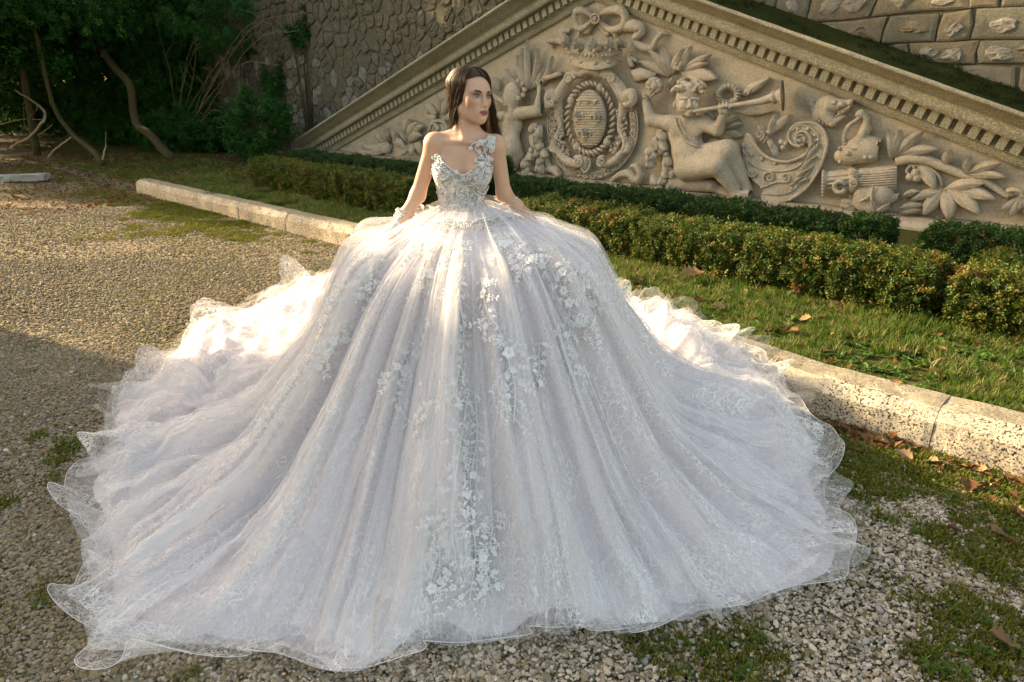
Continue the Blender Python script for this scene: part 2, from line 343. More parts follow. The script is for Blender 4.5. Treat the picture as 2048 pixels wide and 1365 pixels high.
# ---- raised lawn between the kerb and the pediment
def lawn_z(s, q):
    s = np.asarray(s, float); q = np.asarray(q, float)
    e = smooth01((s + 7.6)/2.2); return 0.02 + 0.15*e + 0.035*(fbm(s*1.3 + 40, q*1.3 + 9, 3) - 0.5)
ls = np.linspace(-20, 10, 240); lt = np.linspace(0, 1, 40); LS, LT = np.meshgrid(ls, lt, indexing='ij')
kq = np.interp(LS, [-20, -6, 1, 3.5, 6, 9, 10], [-4.2, -5.0, -4.78, -5.0, -5.37, -5.27, -5.27]); LQ = kq + LT*(0.12 - kq)
LX = C0[0] + LS*UU[0] + LQ*NN[0]; LY = C0[1] + LS*UU[1] + LQ*NN[1]
LZ = lawn_z(LS, LQ); LZ = np.where((LT < 0.02) & (LS < -6.2), -0.05, LZ)
tag(link('lawn', mesh('lawn', np.stack([LX, LY, LZ], -1).reshape(-1, 3), grid_faces(240, 40)), M['lawn_soil']), kind='structure')
# ---- kerb of long dressed stones
kerb = tag(empty('kerb'), kind='structure')
cuts = [-5.85, -4.75, -3.5, -2.15, -0.9, 0.5, 1.9, 3.2, 4.6, 5.7, 6.62, 7.9, 9.2]
for i in range(len(cuts) - 1):
    a, b = cuts[i] + 0.002, cuts[i+1] - 0.002; ns = 26; ss = np.linspace(a, b, ns); V = []
    prof = [(0.0, -0.06), (0.0, 0.06), (0.0, 0.150), (0.012, 0.163), (0.068, 0.216), (0.085, 0.224), (0.15, 0.228), (0.26, 0.225), (0.285, 0.20), (0.29, -0.06)]
    for j, s_ in enumerate(ss):
        for k, (dq, z) in enumerate(prof):
            w = 0.018*(vnoise(s_*9 + i*3.1, k*1.7 + i) - 0.5) if 0 < k < 9 else 0
            end = 0.004 if (j in (0, ns - 1) and 0 < k < 9) else 0
            V.append(W(s_, kerb_q(s_) + dq - w + (end if k < 4 else 0), z + w*0.7 - (end if k >= 3 else 0)))
    F = [tuple(q) for q in grid_faces(ns, len(prof))]; F += [tuple(range(len(prof)))[::-1], tuple((ns-1)*len(prof) + k for k in range(len(prof)))]
    link('kerb_stone', mesh('kerb_stone', V, [f[::-1] for f in F], False), M['kerb_stone'], kerb)
# ---- stone slab at the far left edge
def slab(px, py, L, wd, hgt, rz, label):
    p = ground_at(px, py, 0.05); V = []; n = 9
    for k, (z, sc) in enumerate([(-0.03, 1.0), (hgt*0.7, 1.0), (hgt, 0.93)]):
        for j in range(n*2):
            a = 2*math.pi*j/(n*2); c, s_ = math.cos(a), math.sin(a)
            x = math.copysign(abs(c)**0.35, c)*L/2*sc; y = math.copysign(abs(s_)**0.35, s_)*wd/2*sc
            V.append((x + 0.03*random.uniform(-1, 1), y + 0.02*random.uniform(-1, 1), z + 0.012*random.uniform(-1, 1)))
    m = n*2; F = []
    for k in range(2):
        for j in range(m): F.append((k*m + j, k*m + (j+1) % m, (k+1)*m + (j+1) % m, (k+1)*m + j))
    F.append(tuple(2*m + j for j in range(m))); F.append(tuple(range(m))[::-1])
    o = link('stone_slab', mesh('stone_slab', V, F, False), M['slab_stone'], None, tuple(p)); o.rotation_euler[2] = rz
    tag(o, label, 'stone slab')
slab(52, 358, 0.85, 0.3, 0.09, 0.12, 'flat pale stone slab lying in the leaf litter under the dark trees')
# ---- retaining wall behind the pediment: mortar bed and its stones
wall = tag(empty('retaining_wall', (C0[0], C0[1], 0), -TH), 'tall old rubble stone retaining wall rising behind the carved pediment', 'wall')
ws = np.linspace(-24, 10.5, 420); wz = np.linspace(-0.3, 6.2, 90); WS, WZ = np.meshgrid(ws, wz, indexing='ij')
wy = 0.16 - 0.03*fbm(WS*3, WZ*3, 4)
wv = np.stack([WS, wy, WZ], -1).reshape(-1, 3); wf = grid_faces(420, 90); n0 = len(wv)
mb = MB(); mb.add(wv, wf); mb.box((-24, 0.5, -0.3), (10.5, 0.9, 6.2)); mb.box((-24.1, 0.10, 6.2), (10.6, 0.95, 6.35)); mb.build('mortar_bed', M['mortar'], wall)
def wall_world(s, z): return np.array(W(s, 0.1, z))
def block(poly, rough, bulge):
    """an irregular stone: outline, a chamfered ring and a rough, broken front"""
    P = np.asarray(poly, float); c = P.mean(0); m = len(P); V = []
    for sc, y in ((1.0, 0.20), (1.0, 0.115 - bulge*0.35), (0.86, 0.105 - bulge*0.8), (0.45, 0.10 - bulge)):
        for p in P:
            q = c + (p - c)*sc; V.append((q[0], y - (random.uniform(-1, 1)*rough if sc < 1 else 0), q[1]))
    V.append((c[0], 0.10 - bulge - random.uniform(-1, 1)*rough, c[1])); F = []
    for k in range(3):
        for j in range(m): F.append((k*m + j, k*m + (j+1) % m, (k+1)*m + (j+1) % m, (k+1)*m + j))
    for j in range(m): F.append((3*m + j, 3*m + (j+1) % m, 4*m))
    return V, F
def in_view(s, z, pad=60):
    px, py, d = project(wall_world(s, z)); return -pad < px < 2048 + pad and -pad < py < 1365 and d > 1
def warp(P, a=0.16):
    return [(x + a*(vnoise(x*1.1 + 3, y*1.3 + 7) - 0.5)*2 + 0.05*(vnoise(x*3.7, y*3.1 + 2) - 0.5), y + a*0.8*(vnoise(x*0.9 + 31, y*1.5 + 11) - 0.5)*2 + 0.05*(vnoise(x*3.1 + 9, y*3.9) - 0.5)) for x, y in P]
def rake_z(s): return 3.50 - 0.349*abs(s)
pale = [M['wall_stone_grey']]*5 + [M['wall_stone_tan']]*4 + [M['wall_stone_pale']]*3
def cell(i, C_, box_):
    """Voronoi cell of point i by clipping a box against its neighbours"""
    c = C_[i]; P = [(c[0] + x, c[1] + y) for x, y in box_]; d = np.hypot(*(C_ - c).T)
    for j in d.argsort()[1:14]:
        m_ = (c + C_[j])/2; n_ = C_[j] - c; Q = []
        for k in range(len(P)):
            a_, b_ = np.array(P[k]), np.array(P[(k+1) % len(P)]); da, db = (a_ - m_) @ n_, (b_ - m_) @ n_
            if da <= 0: Q.append(tuple(a_))
            if da*db < 0: Q.append(tuple(a_ + (b_ - a_)*da/(da - db)))
        P = Q
        if len(P) < 3: break
    return P
def round_poly(P, k=1):
    for _ in range(k):
        Q = []
        for i in range(len(P)):
            a_, b_ = P[i], P[(i+1) % len(P)]; Q += [(a_[0]*.78 + b_[0]*.22, a_[1]*.78 + b_[1]*.22), (a_[0]*.22 + b_[0]*.78, a_[1]*.22 + b_[1]*.78)]
        P = Q
    return P
stones = 0
z = 0.15
while z < 5.0:                                                     # large squared blocks on the right, their faces half smeared with old mortar
    hgt = random.uniform(0.24, 0.46); s = -0.6 + random.uniform(-0.3, 0.3)
    while s < 9.5:
        L = random.choice((random.uniform(0.25, 0.45), random.uniform(0.5, 1.0)))
        if in_view(s + L/2, z + hgt/2, 90) and z + hgt > rake_z(s + L/2) + 0.05:
            g = random.uniform(0.006, 0.014); j = lambda: random.uniform(-0.03, 0.03); m1, m2 = random.uniform(0.35, 0.65), random.uniform(0.35, 0.65)
            P = warp([(s + g + j(), z + g), (s + L*m1, z + g + j()*0.3), (s + L - g + j(), z + g), (s + L - g, z + hgt*0.5), (s + L - g + j(), z + hgt - g), (s + L*m2, z + hgt - g + j()*0.3), (s + g + j(), z + hgt - g), (s + g, z + hgt*0.5)])
            V, F = block(P, 0.004, random.uniform(0.0, 0.006)); o = link('stone', mesh('stone', V, [f[::-1] for f in F], False), M['wall_stone_grey'] if random.random() < .7 else M['wall_stone_tan'], wall); stones += 1
            for q in range(1 if L < .6 else random.choice((1, 2, 2))):   # the broken stone showing through
                nq = 11; cx = s + L*(0.5 if L < .6 else (0.3 + 0.4*q)) + j(); cz = z + hgt*0.5 + j(); rx = (L*0.30 if L < .6 else L*0.2)*random.uniform(.7, 1.2); rz = hgt*0.32*random.uniform(.7, 1.2)
                ring = warp([(cx + rx*math.cos(2*math.pi*k/nq)*random.uniform(.7, 1.2), cz + rz*math.sin(2*math.pi*k/nq)*random.uniform(.7, 1.2)) for k in range(nq)]); c0 = np.mean(ring, 0); V = []
                for sc, y in ((1.0, 0.112), (0.85, 0.088), (0.5, 0.080)):
                    for p_ in ring: v_ = c0 + (np.array(p_) - c0)*sc; V.append((v_[0], y - (random.uniform(-.012, .012) if sc < 1 else 0), v_[1]))
                V.append((c0[0], 0.078, c0[1])); F = [(k*nq + i, (k+1)*nq + i, (k+1)*nq + (i+1) % nq, k*nq + (i+1) % nq) for k in range(2) for i in range(nq)] + [(2*nq + i, 3*nq, 2*nq + (i+1) % nq) for i in range(nq)]
                link('stone_face', mesh('stone_face', V, F, False), random.choice((M['wall_stone_pale'], M['wall_stone_pale'], M['wall_stone_tan'])), o)
        s += L
    z += hgt
C_ = []; z = -0.1; row = 0
while z < 5.6:                                                     # irregular rubble on the left
    s = -15 + (0.16 if row % 2 else 0)
    while s < -0.4:
        C_.append((s + random.uniform(-.13, .13), z + random.uniform(-.09, .09))); s += random.uniform(.20, .46)
    z += random.uniform(.20, .28); row += 1
C_ = np.array(C_); rest = MB()
for i in range(len(C_)):
    cx, cz = C_[i]
    if not in_view(cx, cz, 30) or cz < rake_z(cx) - 0.15 or random.random() < 0.06: continue
    P = cell(i, C_, [(-.4, -.35), (.4, -.35), (.4, .35), (-.4, .35)])
    if len(P) < 3: continue
    c0 = np.mean(P, 0); k_ = random.uniform(.80, .95); P = round_poly([tuple(c0 + (np.array(p_) - c0)*k_) for p_ in P]); V, F = block(P, 0.016, random.uniform(-0.03, 0.02)); F = [f[::-1] for f in F] if sum(P[k][0]*P[(k+1) % len(P)][1] - P[(k+1) % len(P)][0]*P[k][1] for k in range(len(P))) > 0 else F
    if stones < 298 and project(wall_world(cx, cz))[0] > 430: link('stone', mesh('stone', V, F, False), random.choice(pale), wall); stones += 1
    else: rest.add(V, F)
if rest.n: tag(rest.build('stones_in_shade', M['wall_stone_tan'], wall, False), kind='stuff')
# ---- wall added out of view on the left, to shade the near gravel
gw = tag(empty('shade_wall', (-9.0, -1.0, 0)), 'plain unseen wall with stone coping, added at the left to cast shade', 'wall')
mb = MB(); mb.box((-0.25, -10, -0.2), (0.25, 8.5, 4.45)); mb.build('wall_body', M['mortar'], gw, False)
mb = MB(); mb.box((-0.33, -10.1, 4.45), (0.33, 8.55, 4.6)); mb.build('coping', M['cornice_stone'], gw, False)
# ================================================================ PEDIMENT
PED = tag(empty('pediment', (C0[0], C0[1], 0), -TH), 'large carved stone pediment with a coat of arms and trumpeting cherub set on the ground', 'pediment')
BASE, APEX, SL = 0.30, 3.044, 0.349
AL = math.atan(SL); CA, SA = math.cos(AL), math.sin(AL)
mb = MB(); hw = (APEX + 0.3 - BASE)/SL
mb.add([(-hw, 0, BASE), (hw, 0, BASE), (0, 0, APEX + 0.3), (-hw, 0.17, BASE), (hw, 0.17, BASE), (0, 0.17, APEX + 0.3)], [(0, 1, 2), (5, 4, 3), (0, 3, 4, 1), (1, 4, 5, 2), (2, 5, 3, 0)])
mb.build('tympanum', M['carved_stone'], PED, False)
mb = MB()
for a, b in zip([-9.2, -6.9, -4.6, -2.3, 0.0, 2.3, 4.6, 6.9], [-6.9, -4.6, -2.3, 0.0, 2.3, 4.6, 6.9, 9.2]):
    x0, x1 = a + 0.004, b - 0.004
    mb.add([(x0, -0.34, -0.1), (x1, -0.34, -0.1), (x1, -0.34, 0.20), (x0, -0.34, 0.20), (x1, -0.30, 0.255), (x0, -0.30, 0.255), (x1, 0.05, BASE), (x0, 0.05, BASE)], [(0, 1, 2, 3), (3, 2, 4, 5), (5, 4, 6, 7), (1, 6, 4, 2), (0, 3, 5, 7)])
mb.build('plinth', M['carved_stone'], PED, False)
prof = [(-0.01, -0.06), (0.05, -0.06), (0.055, -0.02), (0.08, 0.015), (0.08, 0.035), (0.11, 0.04), (0.11, 0.190), (0.22, 0.194), (0.29, 0.188), (0.29, 0.285), (0.275, 0.295), (0.275, 0.318), (0.33, 0.332), (0.39, 0.37), (0.49, 0.43), (0.53, 0.437), (0.53, 0.478), (-0.01, 0.478)]
def rake_pt(sgn, l, d, e):
    return (sgn*(l*CA + e*SA), -d, APEX - l*SA + e*CA)
for sgn in (1, -1):
    V = []; ls_ = np.concatenate([[None], np.linspace(0.35, 9.2, 60)])
    for l in ls_:
        for k, (d, e) in enumerate(prof):
            if l is None: V.append((0.0, -d, APEX + e/CA))
            else:
                w = 0.006*(vnoise(l*5 + 9*sgn, k*2.3) - 0.5) if k > 7 else 0
                V.append(rake_pt(sgn, l, d + w, e - (w if k == 16 else 0)))
    F = grid_faces(61, len(prof)); F = F if sgn > 0 else F[:, ::-1]
    rc = link('raking_cornice', mesh('raking_cornice', V, F, False), M['cornice_stone'], PED)
    # mossy bank lying on top, up against the wall
    V = []
    for l in np.linspace(0, 9.2, 90):
        for u in np.linspace(0, 1, 8):
            d = 0.49 - 0.65*u; e = 0.474 + 0.15*u**0.7 + 0.05*(fbm(l*6 + 50*sgn, u*5, 3) - 0.35)*math.sin(math.pi*min(u + 0.08, 1))
            p = rake_pt(sgn, l, d, e); V.append(p if l > 0.2 else (0.0, -d, APEX + e/CA))
    F = grid_faces(90, 8); F = F[:, ::-1] if sgn > 0 else F
    link('moss_strip', mesh('moss_strip', V, F), M['moss_bank'], PED)
    # dentils: one shared mesh, placed one by one
    db = MB(); db.box((-0.046, -0.085, 0.0), (0.046, 0.012, 0.128)); dme = None
    for k in range(58):
        l = 0.16 + k*0.15
        if dme is None: o = db.build('dentil', M['cornice_stone'], PED, False); dme = o.data
        else: o = link('dentil', dme, None, PED)
        o.location = rake_pt(sgn, l, 0.108, 0.054); o.rotation_euler = (0, sgn*AL, 0)
# ================================================================ PLANT PIECES
def leaf_quad(L, w, fold=0.25, curl=0.15):
    return [(0, 0, 0), (-w/2, L*0.45, fold*w), (0, L*0.5, 0), (w/2, L*0.45, fold*w), (0, L, -curl*L)], [(0, 2, 1), (0, 3, 2), (1, 2, 4), (2, 3, 4)]
def rot_of(direction, roll):
    d = Vector(direction).normalized(); q = d.to_track_quat('Y', 'Z') @ Euler((0, roll, 0)).to_quaternion(); return q.to_matrix()
def sprig(name, mat, n, Ls, lw, size, rnd, up=0.6):
    mb = MB()
    for k in range(n):
        t = (k + 0.5)/n; base = Vector((0, 0, size*t*0.8)) + Vector((rnd.uniform(-1, 1), rnd.uniform(-1, 1), rnd.uniform(-1, 1)))*size*0.35
        a = k*2.4 + rnd.uniform(-0.5, 0.5); d = Vector((math.cos(a), math.sin(a), up*rnd.uniform(-0.4, 1.6)))
        V, F = leaf_quad(Ls*rnd.uniform(0.7, 1.2), lw*rnd.uniform(0.8, 1.2)); R = rot_of(d, rnd.uniform(-0.8, 0.8))
        mb.add([base + R @ Vector(v) for v in V], F)
    return piece(name, np.concatenate(mb.v), mb.f, mat, False)
rr = random.Random(3)
SPR_L = [sprig('box_sprig_%s' % c, M['box_leaf'], 13, 0.024, 0.014, 0.05, rr) for c in 'abcd'] + [sprig('box_sprig_e', M['bronze_leaf'], 13, 0.022, 0.013, 0.05, rr)]
SPR_D = [sprig('dark_box_sprig_%s' % c, M['dark_box_leaf'], 13, 0.024, 0.014, 0.05, rr) for c in 'abcd']
SPR_E = [sprig('evergreen_sprig_%s' % c, M['evergreen_leaf'], 26, 0.055, 0.028, 0.15, rr) for c in 'abcd']
SPR_C = [sprig('canopy_sprig_%s' % c, M['evergreen_leaf'], 26, 0.13, 0.085, 0.30, rr) for c in 'abc']
def tuft(name, mat, n, hgt, wd, spread, rnd):
    mb = MB()
    for k in range(n):
        a = rnd.uniform(0, 6.28); lean = rnd.uniform(0.15, 1.0); h = hgt*rnd.uniform(0.45, 1.1); bx, by = rnd.uniform(-1, 1)*spread, rnd.uniform(-1, 1)*spread
        dx, dy = math.cos(a), math.sin(a); V = []
        for t in (0, 0.45, 0.8, 1.0):
            o = lean*h*t*t*0.8; ww = wd*(1 - t)**0.6*0.5
            V += [(bx + dx*o - dy*ww, by + dy*o + dx*ww, h*t*(1 - 0.25*lean*t)), (bx + dx*o + dy*ww, by + dy*o - dx*ww, h*t*(1 - 0.25*lean*t))]
        mb.add(V, [(0, 1, 3, 2), (2, 3, 5, 4), (4, 5, 7, 6)])
    return piece(name, np.concatenate(mb.v), mb.f, mat, False)
TUFT = [tuft('grass_tuft_%s' % c, M['grass_blade'], 12, 0.085, 0.006, 0.03, rr) for c in 'abcd']
MOSS = [tuft('moss_tuft_%s' % c, M['moss_blade'], 14, 0.022, 0.006, 0.03, rr) for c in 'abc']
def rosette(name, mat, n, L, w, rnd):
    mb = MB()
    for k in range(n):
        V, F = leaf_quad(L*rnd.uniform(0.6, 1.1), w*rnd.uniform(0.8, 1.2), 0.2, 0.25); R = rot_of((math.cos(k*2.4), math.sin(k*2.4), rnd.uniform(0.15, 0.9)), rnd.uniform(-0.4, 0.4))
        mb.add([R @ Vector(v) for v in V], F)
    return piece(name, np.concatenate(mb.v), mb.f, mat, False)
DTUFT = [tuft('dark_tuft_%s' % c, M['moss_bank'], 12, 0.035, 0.006, 0.03, rr) for c in 'abc']
WEED = [rosette('weed_rosette_%s' % c, M['weed_leaf'], 8, 0.05, 0.028, rr) for c in 'abc']
LITTER = [rosette('litter_%s' % c, M['litter_leaf'], 2, 0.055, 0.035, rr) for c in 'abc']
def stone_piece(name, rnd, mat='pebble'):
    import bmesh
    bm = bmesh.new(); bmesh.ops.create_icosphere(bm, subdivisions=1, radius=1.0)
    ax = Vector((1.0, rnd.uniform(0.62, 0.95), rnd.uniform(0.42, 0.7)))
    for v in bm.verts: v.co = Vector((v.co.x*ax.x, v.co.y*ax.y, v.co.z*ax.z))*rnd.uniform(0.78, 1.12)
    me = bpy.data.meshes.new(name); bm.to_mesh(me); bm.free(); me.materials.append(M[mat]); return bpy.data.objects.new(name, me)
PEB = [stone_piece('pebble_%s' % c, rr) for c in 'abcdefgh']
PEB2 = [stone_piece('brown_pebble_%s' % c, rr, 'pebble_brown') for c in 'abcdef']
# tufts of moss and thin grass on the strips above the cornice
P = []
for sgn in (1, -1):
    for k in range(1500):
        l = RNG.uniform(0.3, 9.0); u = RNG.uniform(0.05, 1.0); P.append(rake_pt(sgn, l, 0.49 - 0.65*u, 0.474 + 0.15*u**0.7))
P = np.array(P); n = len(P); P = P[fbm(P[:, 0]*1.6, P[:, 1]*4, 3) > 0.42]; n = len(P)
scatter('moss', P, np.stack([RNG.normal(size=n)*.2, RNG.normal(size=n)*.2, RNG.uniform(0, 6.28, n)], 1), RNG.uniform(0.6, 1.6, n), RNG.integers(0, 3, n), DTUFT, PED)
# ================================================================ HEDGES
def hedge(label, s0, s1, q0, q1, z1, src, dens, unit=0.42, z0=0.15, ragged=0.03, group=None, across=False):
    c = W((s0 + s1)/2, (q0 + q1)/2, z0); root = tag(empty('hedge', c), label, 'hedge', group)
    L = (q1 - q0) if across else (s1 - s0); n = max(1, round(L/unit)); cuts_ = [k/n + (random.uniform(-0.2, 0.2)/n if 0 < k < n else 0) for k in range(n + 1)]
    for k in range(n):
        if across: a, b, e, f_ = s0, s1, q0 + L*cuts_[k], q0 + L*cuts_[k+1]
        else: a, b, e, f_ = s0 + L*cuts_[k], s0 + L*cuts_[k+1], q0, q1
        top = z1 + random.uniform(-0.012, 0.018); hx, hy, hz = (b - a)/2*0.97, (f_ - e)/2, (top - z0)/2
        area = 4*(hx*hz + hy*hz)*2 + 4*hx*hy; N = int(area*dens)
        d = RNG.normal(size=(N, 3)); d /= np.linalg.norm(d, axis=1, keepdims=True)
        p = 8.0; d = d/((np.abs(d)**p).sum(1, keepdims=True)**(1/p))
        ss_ = (a + b)/2; qq = (e + f_)/2
        lump = 0.88 + 0.21*vnoise(d[:, 0]*2.2 + 9*k + s0, d[:, 2]*2.2 + d[:, 1]*1.7 + 3*k)
        rad = lump*(1 - np.abs(RNG.normal(size=N))*0.10)
        X = d*rad[:, None]*[hx, hy, hz] + RNG.normal(size=(N, 3))*ragged*[0.6, 0.6, 0.7]
        P = np.stack([ss_ + X[:, 0], qq + X[:, 1], (z0 + top)/2 + X[:, 2]], 1)
        P = P[(RNG.random(N) > 0.62*np.clip(1 - (P[:, 2] - z0)/0.17, 0, 1)) & (P[:, 2] > z0 + 0.02)]; N = len(P)
        Wp = np.stack([C0[0] + P[:, 0]*UU[0] + P[:, 1]*NN[0], C0[1] + P[:, 0]*UU[1] + P[:, 1]*NN[1], P[:, 2]], 1) - np.array(c)
        rot = np.stack([RNG.uniform(-0.9, 0.9, N), RNG.uniform(-0.9, 0.9, N), RNG.uniform(0, 6.28, N)], 1)
        scatter('bush', Wp, rot, RNG.uniform(0.7, 1.25, N), np.where((vnoise(P[:, 0]*5 + 3, P[:, 2]*5 + P[:, 1]*4) > 0.85) & (RNG.random(N) < 0.5), len(src) - 1, RNG.integers(0, 4, N)), src, root)
        # inner twigs and the short bare stems under each bush
        mb = MB()
        for t in range(22):
            s_, q_ = random.uniform(a, b), random.uniform(e, f_)*0.6 + qq*0.4
            x0 = Vector(W(s_*0.4 + ss_*0.6, q_*0.4 + qq*0.6, z0 - 0.03)) - Vector(c); x1 = Vector(W(s_*0.95 + ss_*0.05, q_, z0 + (top - z0)*random.uniform(0.5, 0.9))) - Vector(c)
            mb.tube([x0, (x0 + x1)/2 + Vector((random.uniform(-.03, .03), random.uniform(-.03, .03), 0)), x1], [0.009, 0.006, 0.003], 4, False)
        mb.build('stems', M['bark'], root)
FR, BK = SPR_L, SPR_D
hedge('long bushy front hedge row with sunlit yellow green tips right of the gown', 2.1, 6.15, -4.0, -3.42, 0.555, FR, 3000, 0.38)
hedge('short hedge turning back at the far right end, sunlit bronze tips', 6.22, 6.85, -4.02, -2.95, 0.55, FR, 2400, 0.5, across=True)
hedge('front hedge row in shade left of the bride, behind the lawn strip', -4.05, 0.2, -4.0, -3.45, 0.58, FR, 1500, 0.45)
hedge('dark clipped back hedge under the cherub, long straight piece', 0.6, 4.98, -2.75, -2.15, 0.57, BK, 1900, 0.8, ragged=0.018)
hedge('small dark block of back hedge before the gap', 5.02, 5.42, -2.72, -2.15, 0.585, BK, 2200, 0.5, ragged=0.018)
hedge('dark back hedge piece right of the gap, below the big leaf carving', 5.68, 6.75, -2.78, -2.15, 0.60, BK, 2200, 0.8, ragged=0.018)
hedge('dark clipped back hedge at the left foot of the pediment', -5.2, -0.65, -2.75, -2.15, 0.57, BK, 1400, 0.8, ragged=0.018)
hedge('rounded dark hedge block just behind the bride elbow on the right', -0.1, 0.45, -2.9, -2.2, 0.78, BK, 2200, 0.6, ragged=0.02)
# ================================================================ TREES AND SHRUBS AT THE LEFT
def crown(name, centers, radii, n, src, parent, off, clump=0.35, scale=(0.7, 1.3)):
    P = []
    for c, r in zip(centers, radii):
        r = np.broadcast_to(np.asarray(r, float), (3,)); k = max(8, int(n*(r.prod()**(2/3))/sum(np.broadcast_to(np.asarray(q, float), (3,)).prod()**(2/3) for q in radii)))
        m = max(4, k//14); cl = RNG.normal(size=(m, 3)); cl /= np.linalg.norm(cl, axis=1, keepdims=True); cl *= RNG.uniform(0.45, 1.0, (m, 1))**0.6
        p = cl[RNG.integers(0, m, k)] + RNG.normal(size=(k, 3))*clump*0.45; P.append(np.asarray(c) + p*r)
    P = np.concatenate(P); P = P[P[:, 2] > 0.02]; N = len(P)
    rot = np.stack([RNG.uniform(-1, 1, N), RNG.uniform(-1, 1, N), RNG.uniform(0, 6.28, N)], 1)
    return scatter(name, P - np.asarray(off), rot, RNG.uniform(*scale, N), RNG.integers(0, len(src), N), src, parent)
def limb(mb, pts, r0, r1, n=8, jit=0.0, seg=18):
    p = spline(pts, seg); p[1:-1] += RNG.normal(size=(seg - 2, 3))*jit
    mb.tube(p, r0 + (r1 - r0)*np.linspace(0, 1, seg)**0.8, n)
def at_depth(px, py, q):
    """point where the line of sight meets the plane q"""
    d = ray(px, py); n = np.array([NN[0], NN[1], 0]); o = np.array([0, 0, CAMH]); c = np.array([C0[0] + q*NN[0], C0[1] + q*NN[1], 0]); t = (n @ (c - o))/(n @ d); return o + t*d
def tree(label, trunk_pts, r0, r1, centers, radii, n, src, branches=(), group=None, mat='bark'):
    b = np.asarray(trunk_pts[0], float).copy(); root = tag(empty('tree', tuple(b)), label, 'tree', group)
    mb = MB(); limb(mb, np.asarray(trunk_pts) - b, r0, r1, 10, r0*0.06, 24)
    for pts, a, c in branches: limb(mb, np.asarray(pts) - b, a, c, 6, a*0.1)
    mb.build('trunk', M[mat], root)
    crown('crown', centers, radii, n, src, root, b); return root
A = at_depth
# curved bare trunk under the dark evergreen
tp = [ground_at(345, 318, 0.05)]
q0 = float(to_sq(tp[0][0], tp[0][1])[1])
tr = [tp[0]] + [A(x, y, q0) for x, y in ((325, 298), (300, 270), (276, 252), (268, 228), (264, 200), (260, 172), (245, 152), (222, 128), (205, 100), (190, 80), (170, 20), (150, -60), (140, -200))]
tree('dark evergreen tree with a bare S-curved trunk left of the wall', tr, 0.115, 0.085, [A(120, -40, q0) + [0, 0, 1], A(250, 30, q0 + .3), A(60, 40, q0), A(200, -220, q0) + [0, 0, 2], A(420, 40, q0 + 1.2), A(300, 110, q0 + 1.5)], [(3.0, 2.2, 2.0), (1.6, 1.2, 0.9), (1.8, 1.4, 1.3), (3.5, 3, 2.6), (1.3, 1.0, 0.7), (1.0, 0.8, 0.7)], 3800, SPR_E)
t2 = ground_at(205, 330, 0.05); q2 = float(to_sq(t2[0], t2[1])[1])
tr = [t2] + [A(x, y, q2) for x, y in ((190, 305), (160, 282), (140, 262), (122, 240), (108, 215), (100, 190), (85, 120), (60, 20), (30, -120))]
tree('dark leaning tree with a thin bent trunk near the left edge', tr, 0.065, 0.05, [A(20, 60, q2), A(90, -60, q2) + [0, 0, .6], A(-80, 20, q2), A(60, 170, q2 + 1.0), A(150, 150, q2 + 1.4)], [(1.5, 1.3, 1.2), (2.4, 2, 1.8), (1.8, 1.6, 1.8), (0.9, 0.8, 0.7), (0.9, 0.8, 0.8)], 3200, SPR_E)
# low dark shrubs against the wall
def shrub(label, px, py, q, radii, n, hgt=None, group=None):
    c = A(px, py, q); b = np.array([c[0], c[1], 0.1]); root = tag(empty('shrub', tuple(b)), label, 'shrub', group)
    mb = MB()
    for k in range(9):
        e = c + RNG.normal(size=3)*np.asarray(radii)*0.5; limb(mb, [b*0 , (e - b)*0.5 + RNG.normal(size=3)*0.08, e - b], 0.02, 0.006, 5)
    mb.build('stems', M['bark'], root); crown('foliage', [c], [radii], n, SPR_E, root, b)
shrub('rounded dark evergreen shrub at the left foot of the cornice', 520, 262, -1.3, (0.85, 0.8, 0.75), 700)
shrub('dark evergreen shrub against the rubble wall between twigs', 420, 278, -1.0, (1.0, 0.8, 0.6), 600)
shrub('dense dark ivy bush behind the curved trunk', 330, 235, -0.4, (1.3, 0.7, 1.3), 900)
shrub('deep green bush in the dark hollow under the trees', 200, 240, -0.2, (1.7, 0.8, 1.4), 1000)
shrub('dark bush at the left edge behind the dead branches', 55, 250, -0.6, (1.7, 1.0, 1.2), 900)
shrub('dark hanging foliage over the wall beside the bare twigs', 470, 60, -0.2, (1.0, 0.4, 0.9), 420)
# the dark thicket closing the garden at the far left
for lab, x, y, q, rr_, n in (('tall dark evergreen thicket closing the far left corner', 40, 60, -2.2, (3.2, 1.8, 3.0), 5200), ('dark evergreen thicket rising behind the curved trunk', 210, 90, -1.6, (2.8, 1.3, 2.8), 5200), ('low dark thicket behind the dead branches', 60, 235, -2.6, (2.6, 1.2, 1.3), 3000), ('dark evergreen mass between the trees and the rubble wall', 345, 110, -0.7, (1.7, 0.8, 2.2), 3200), ('dark evergreen mass beyond the left edge of the picture', -150, 130, -3.0, (3.2, 2.4, 3.2), 3000), ('low dark shrub spreading under the bare twigs', 400, 275, -1.0, (1.6, .8, .8), 1500)):
    shrub(lab, x, y, q, rr_, n)
for lab, x, y, q, rr_, n in (('low dark evergreen filling the hollow left of the curved trunk', 150, 265, -1.6, (1.6, 1.0, .9), 1700), ('low dark evergreen right behind the foot of the curved trunk', 290, 275, -1.3, (1.5, .9, .9), 1500), ('low dark evergreen at the left edge over the dead branches', 15, 250, -2.6, (1.5, 1.0, 1.0), 1500), ('ivy climbing the rubble wall right of the twigs', 560, 190, 0.02, (.45, .12, .9), 260), ('thin ivy hanging on the rubble wall near the cornice', 600, 60, 0.02, (.5, .1, .5), 120)):
    shrub(lab, x, y, q, rr_, n)
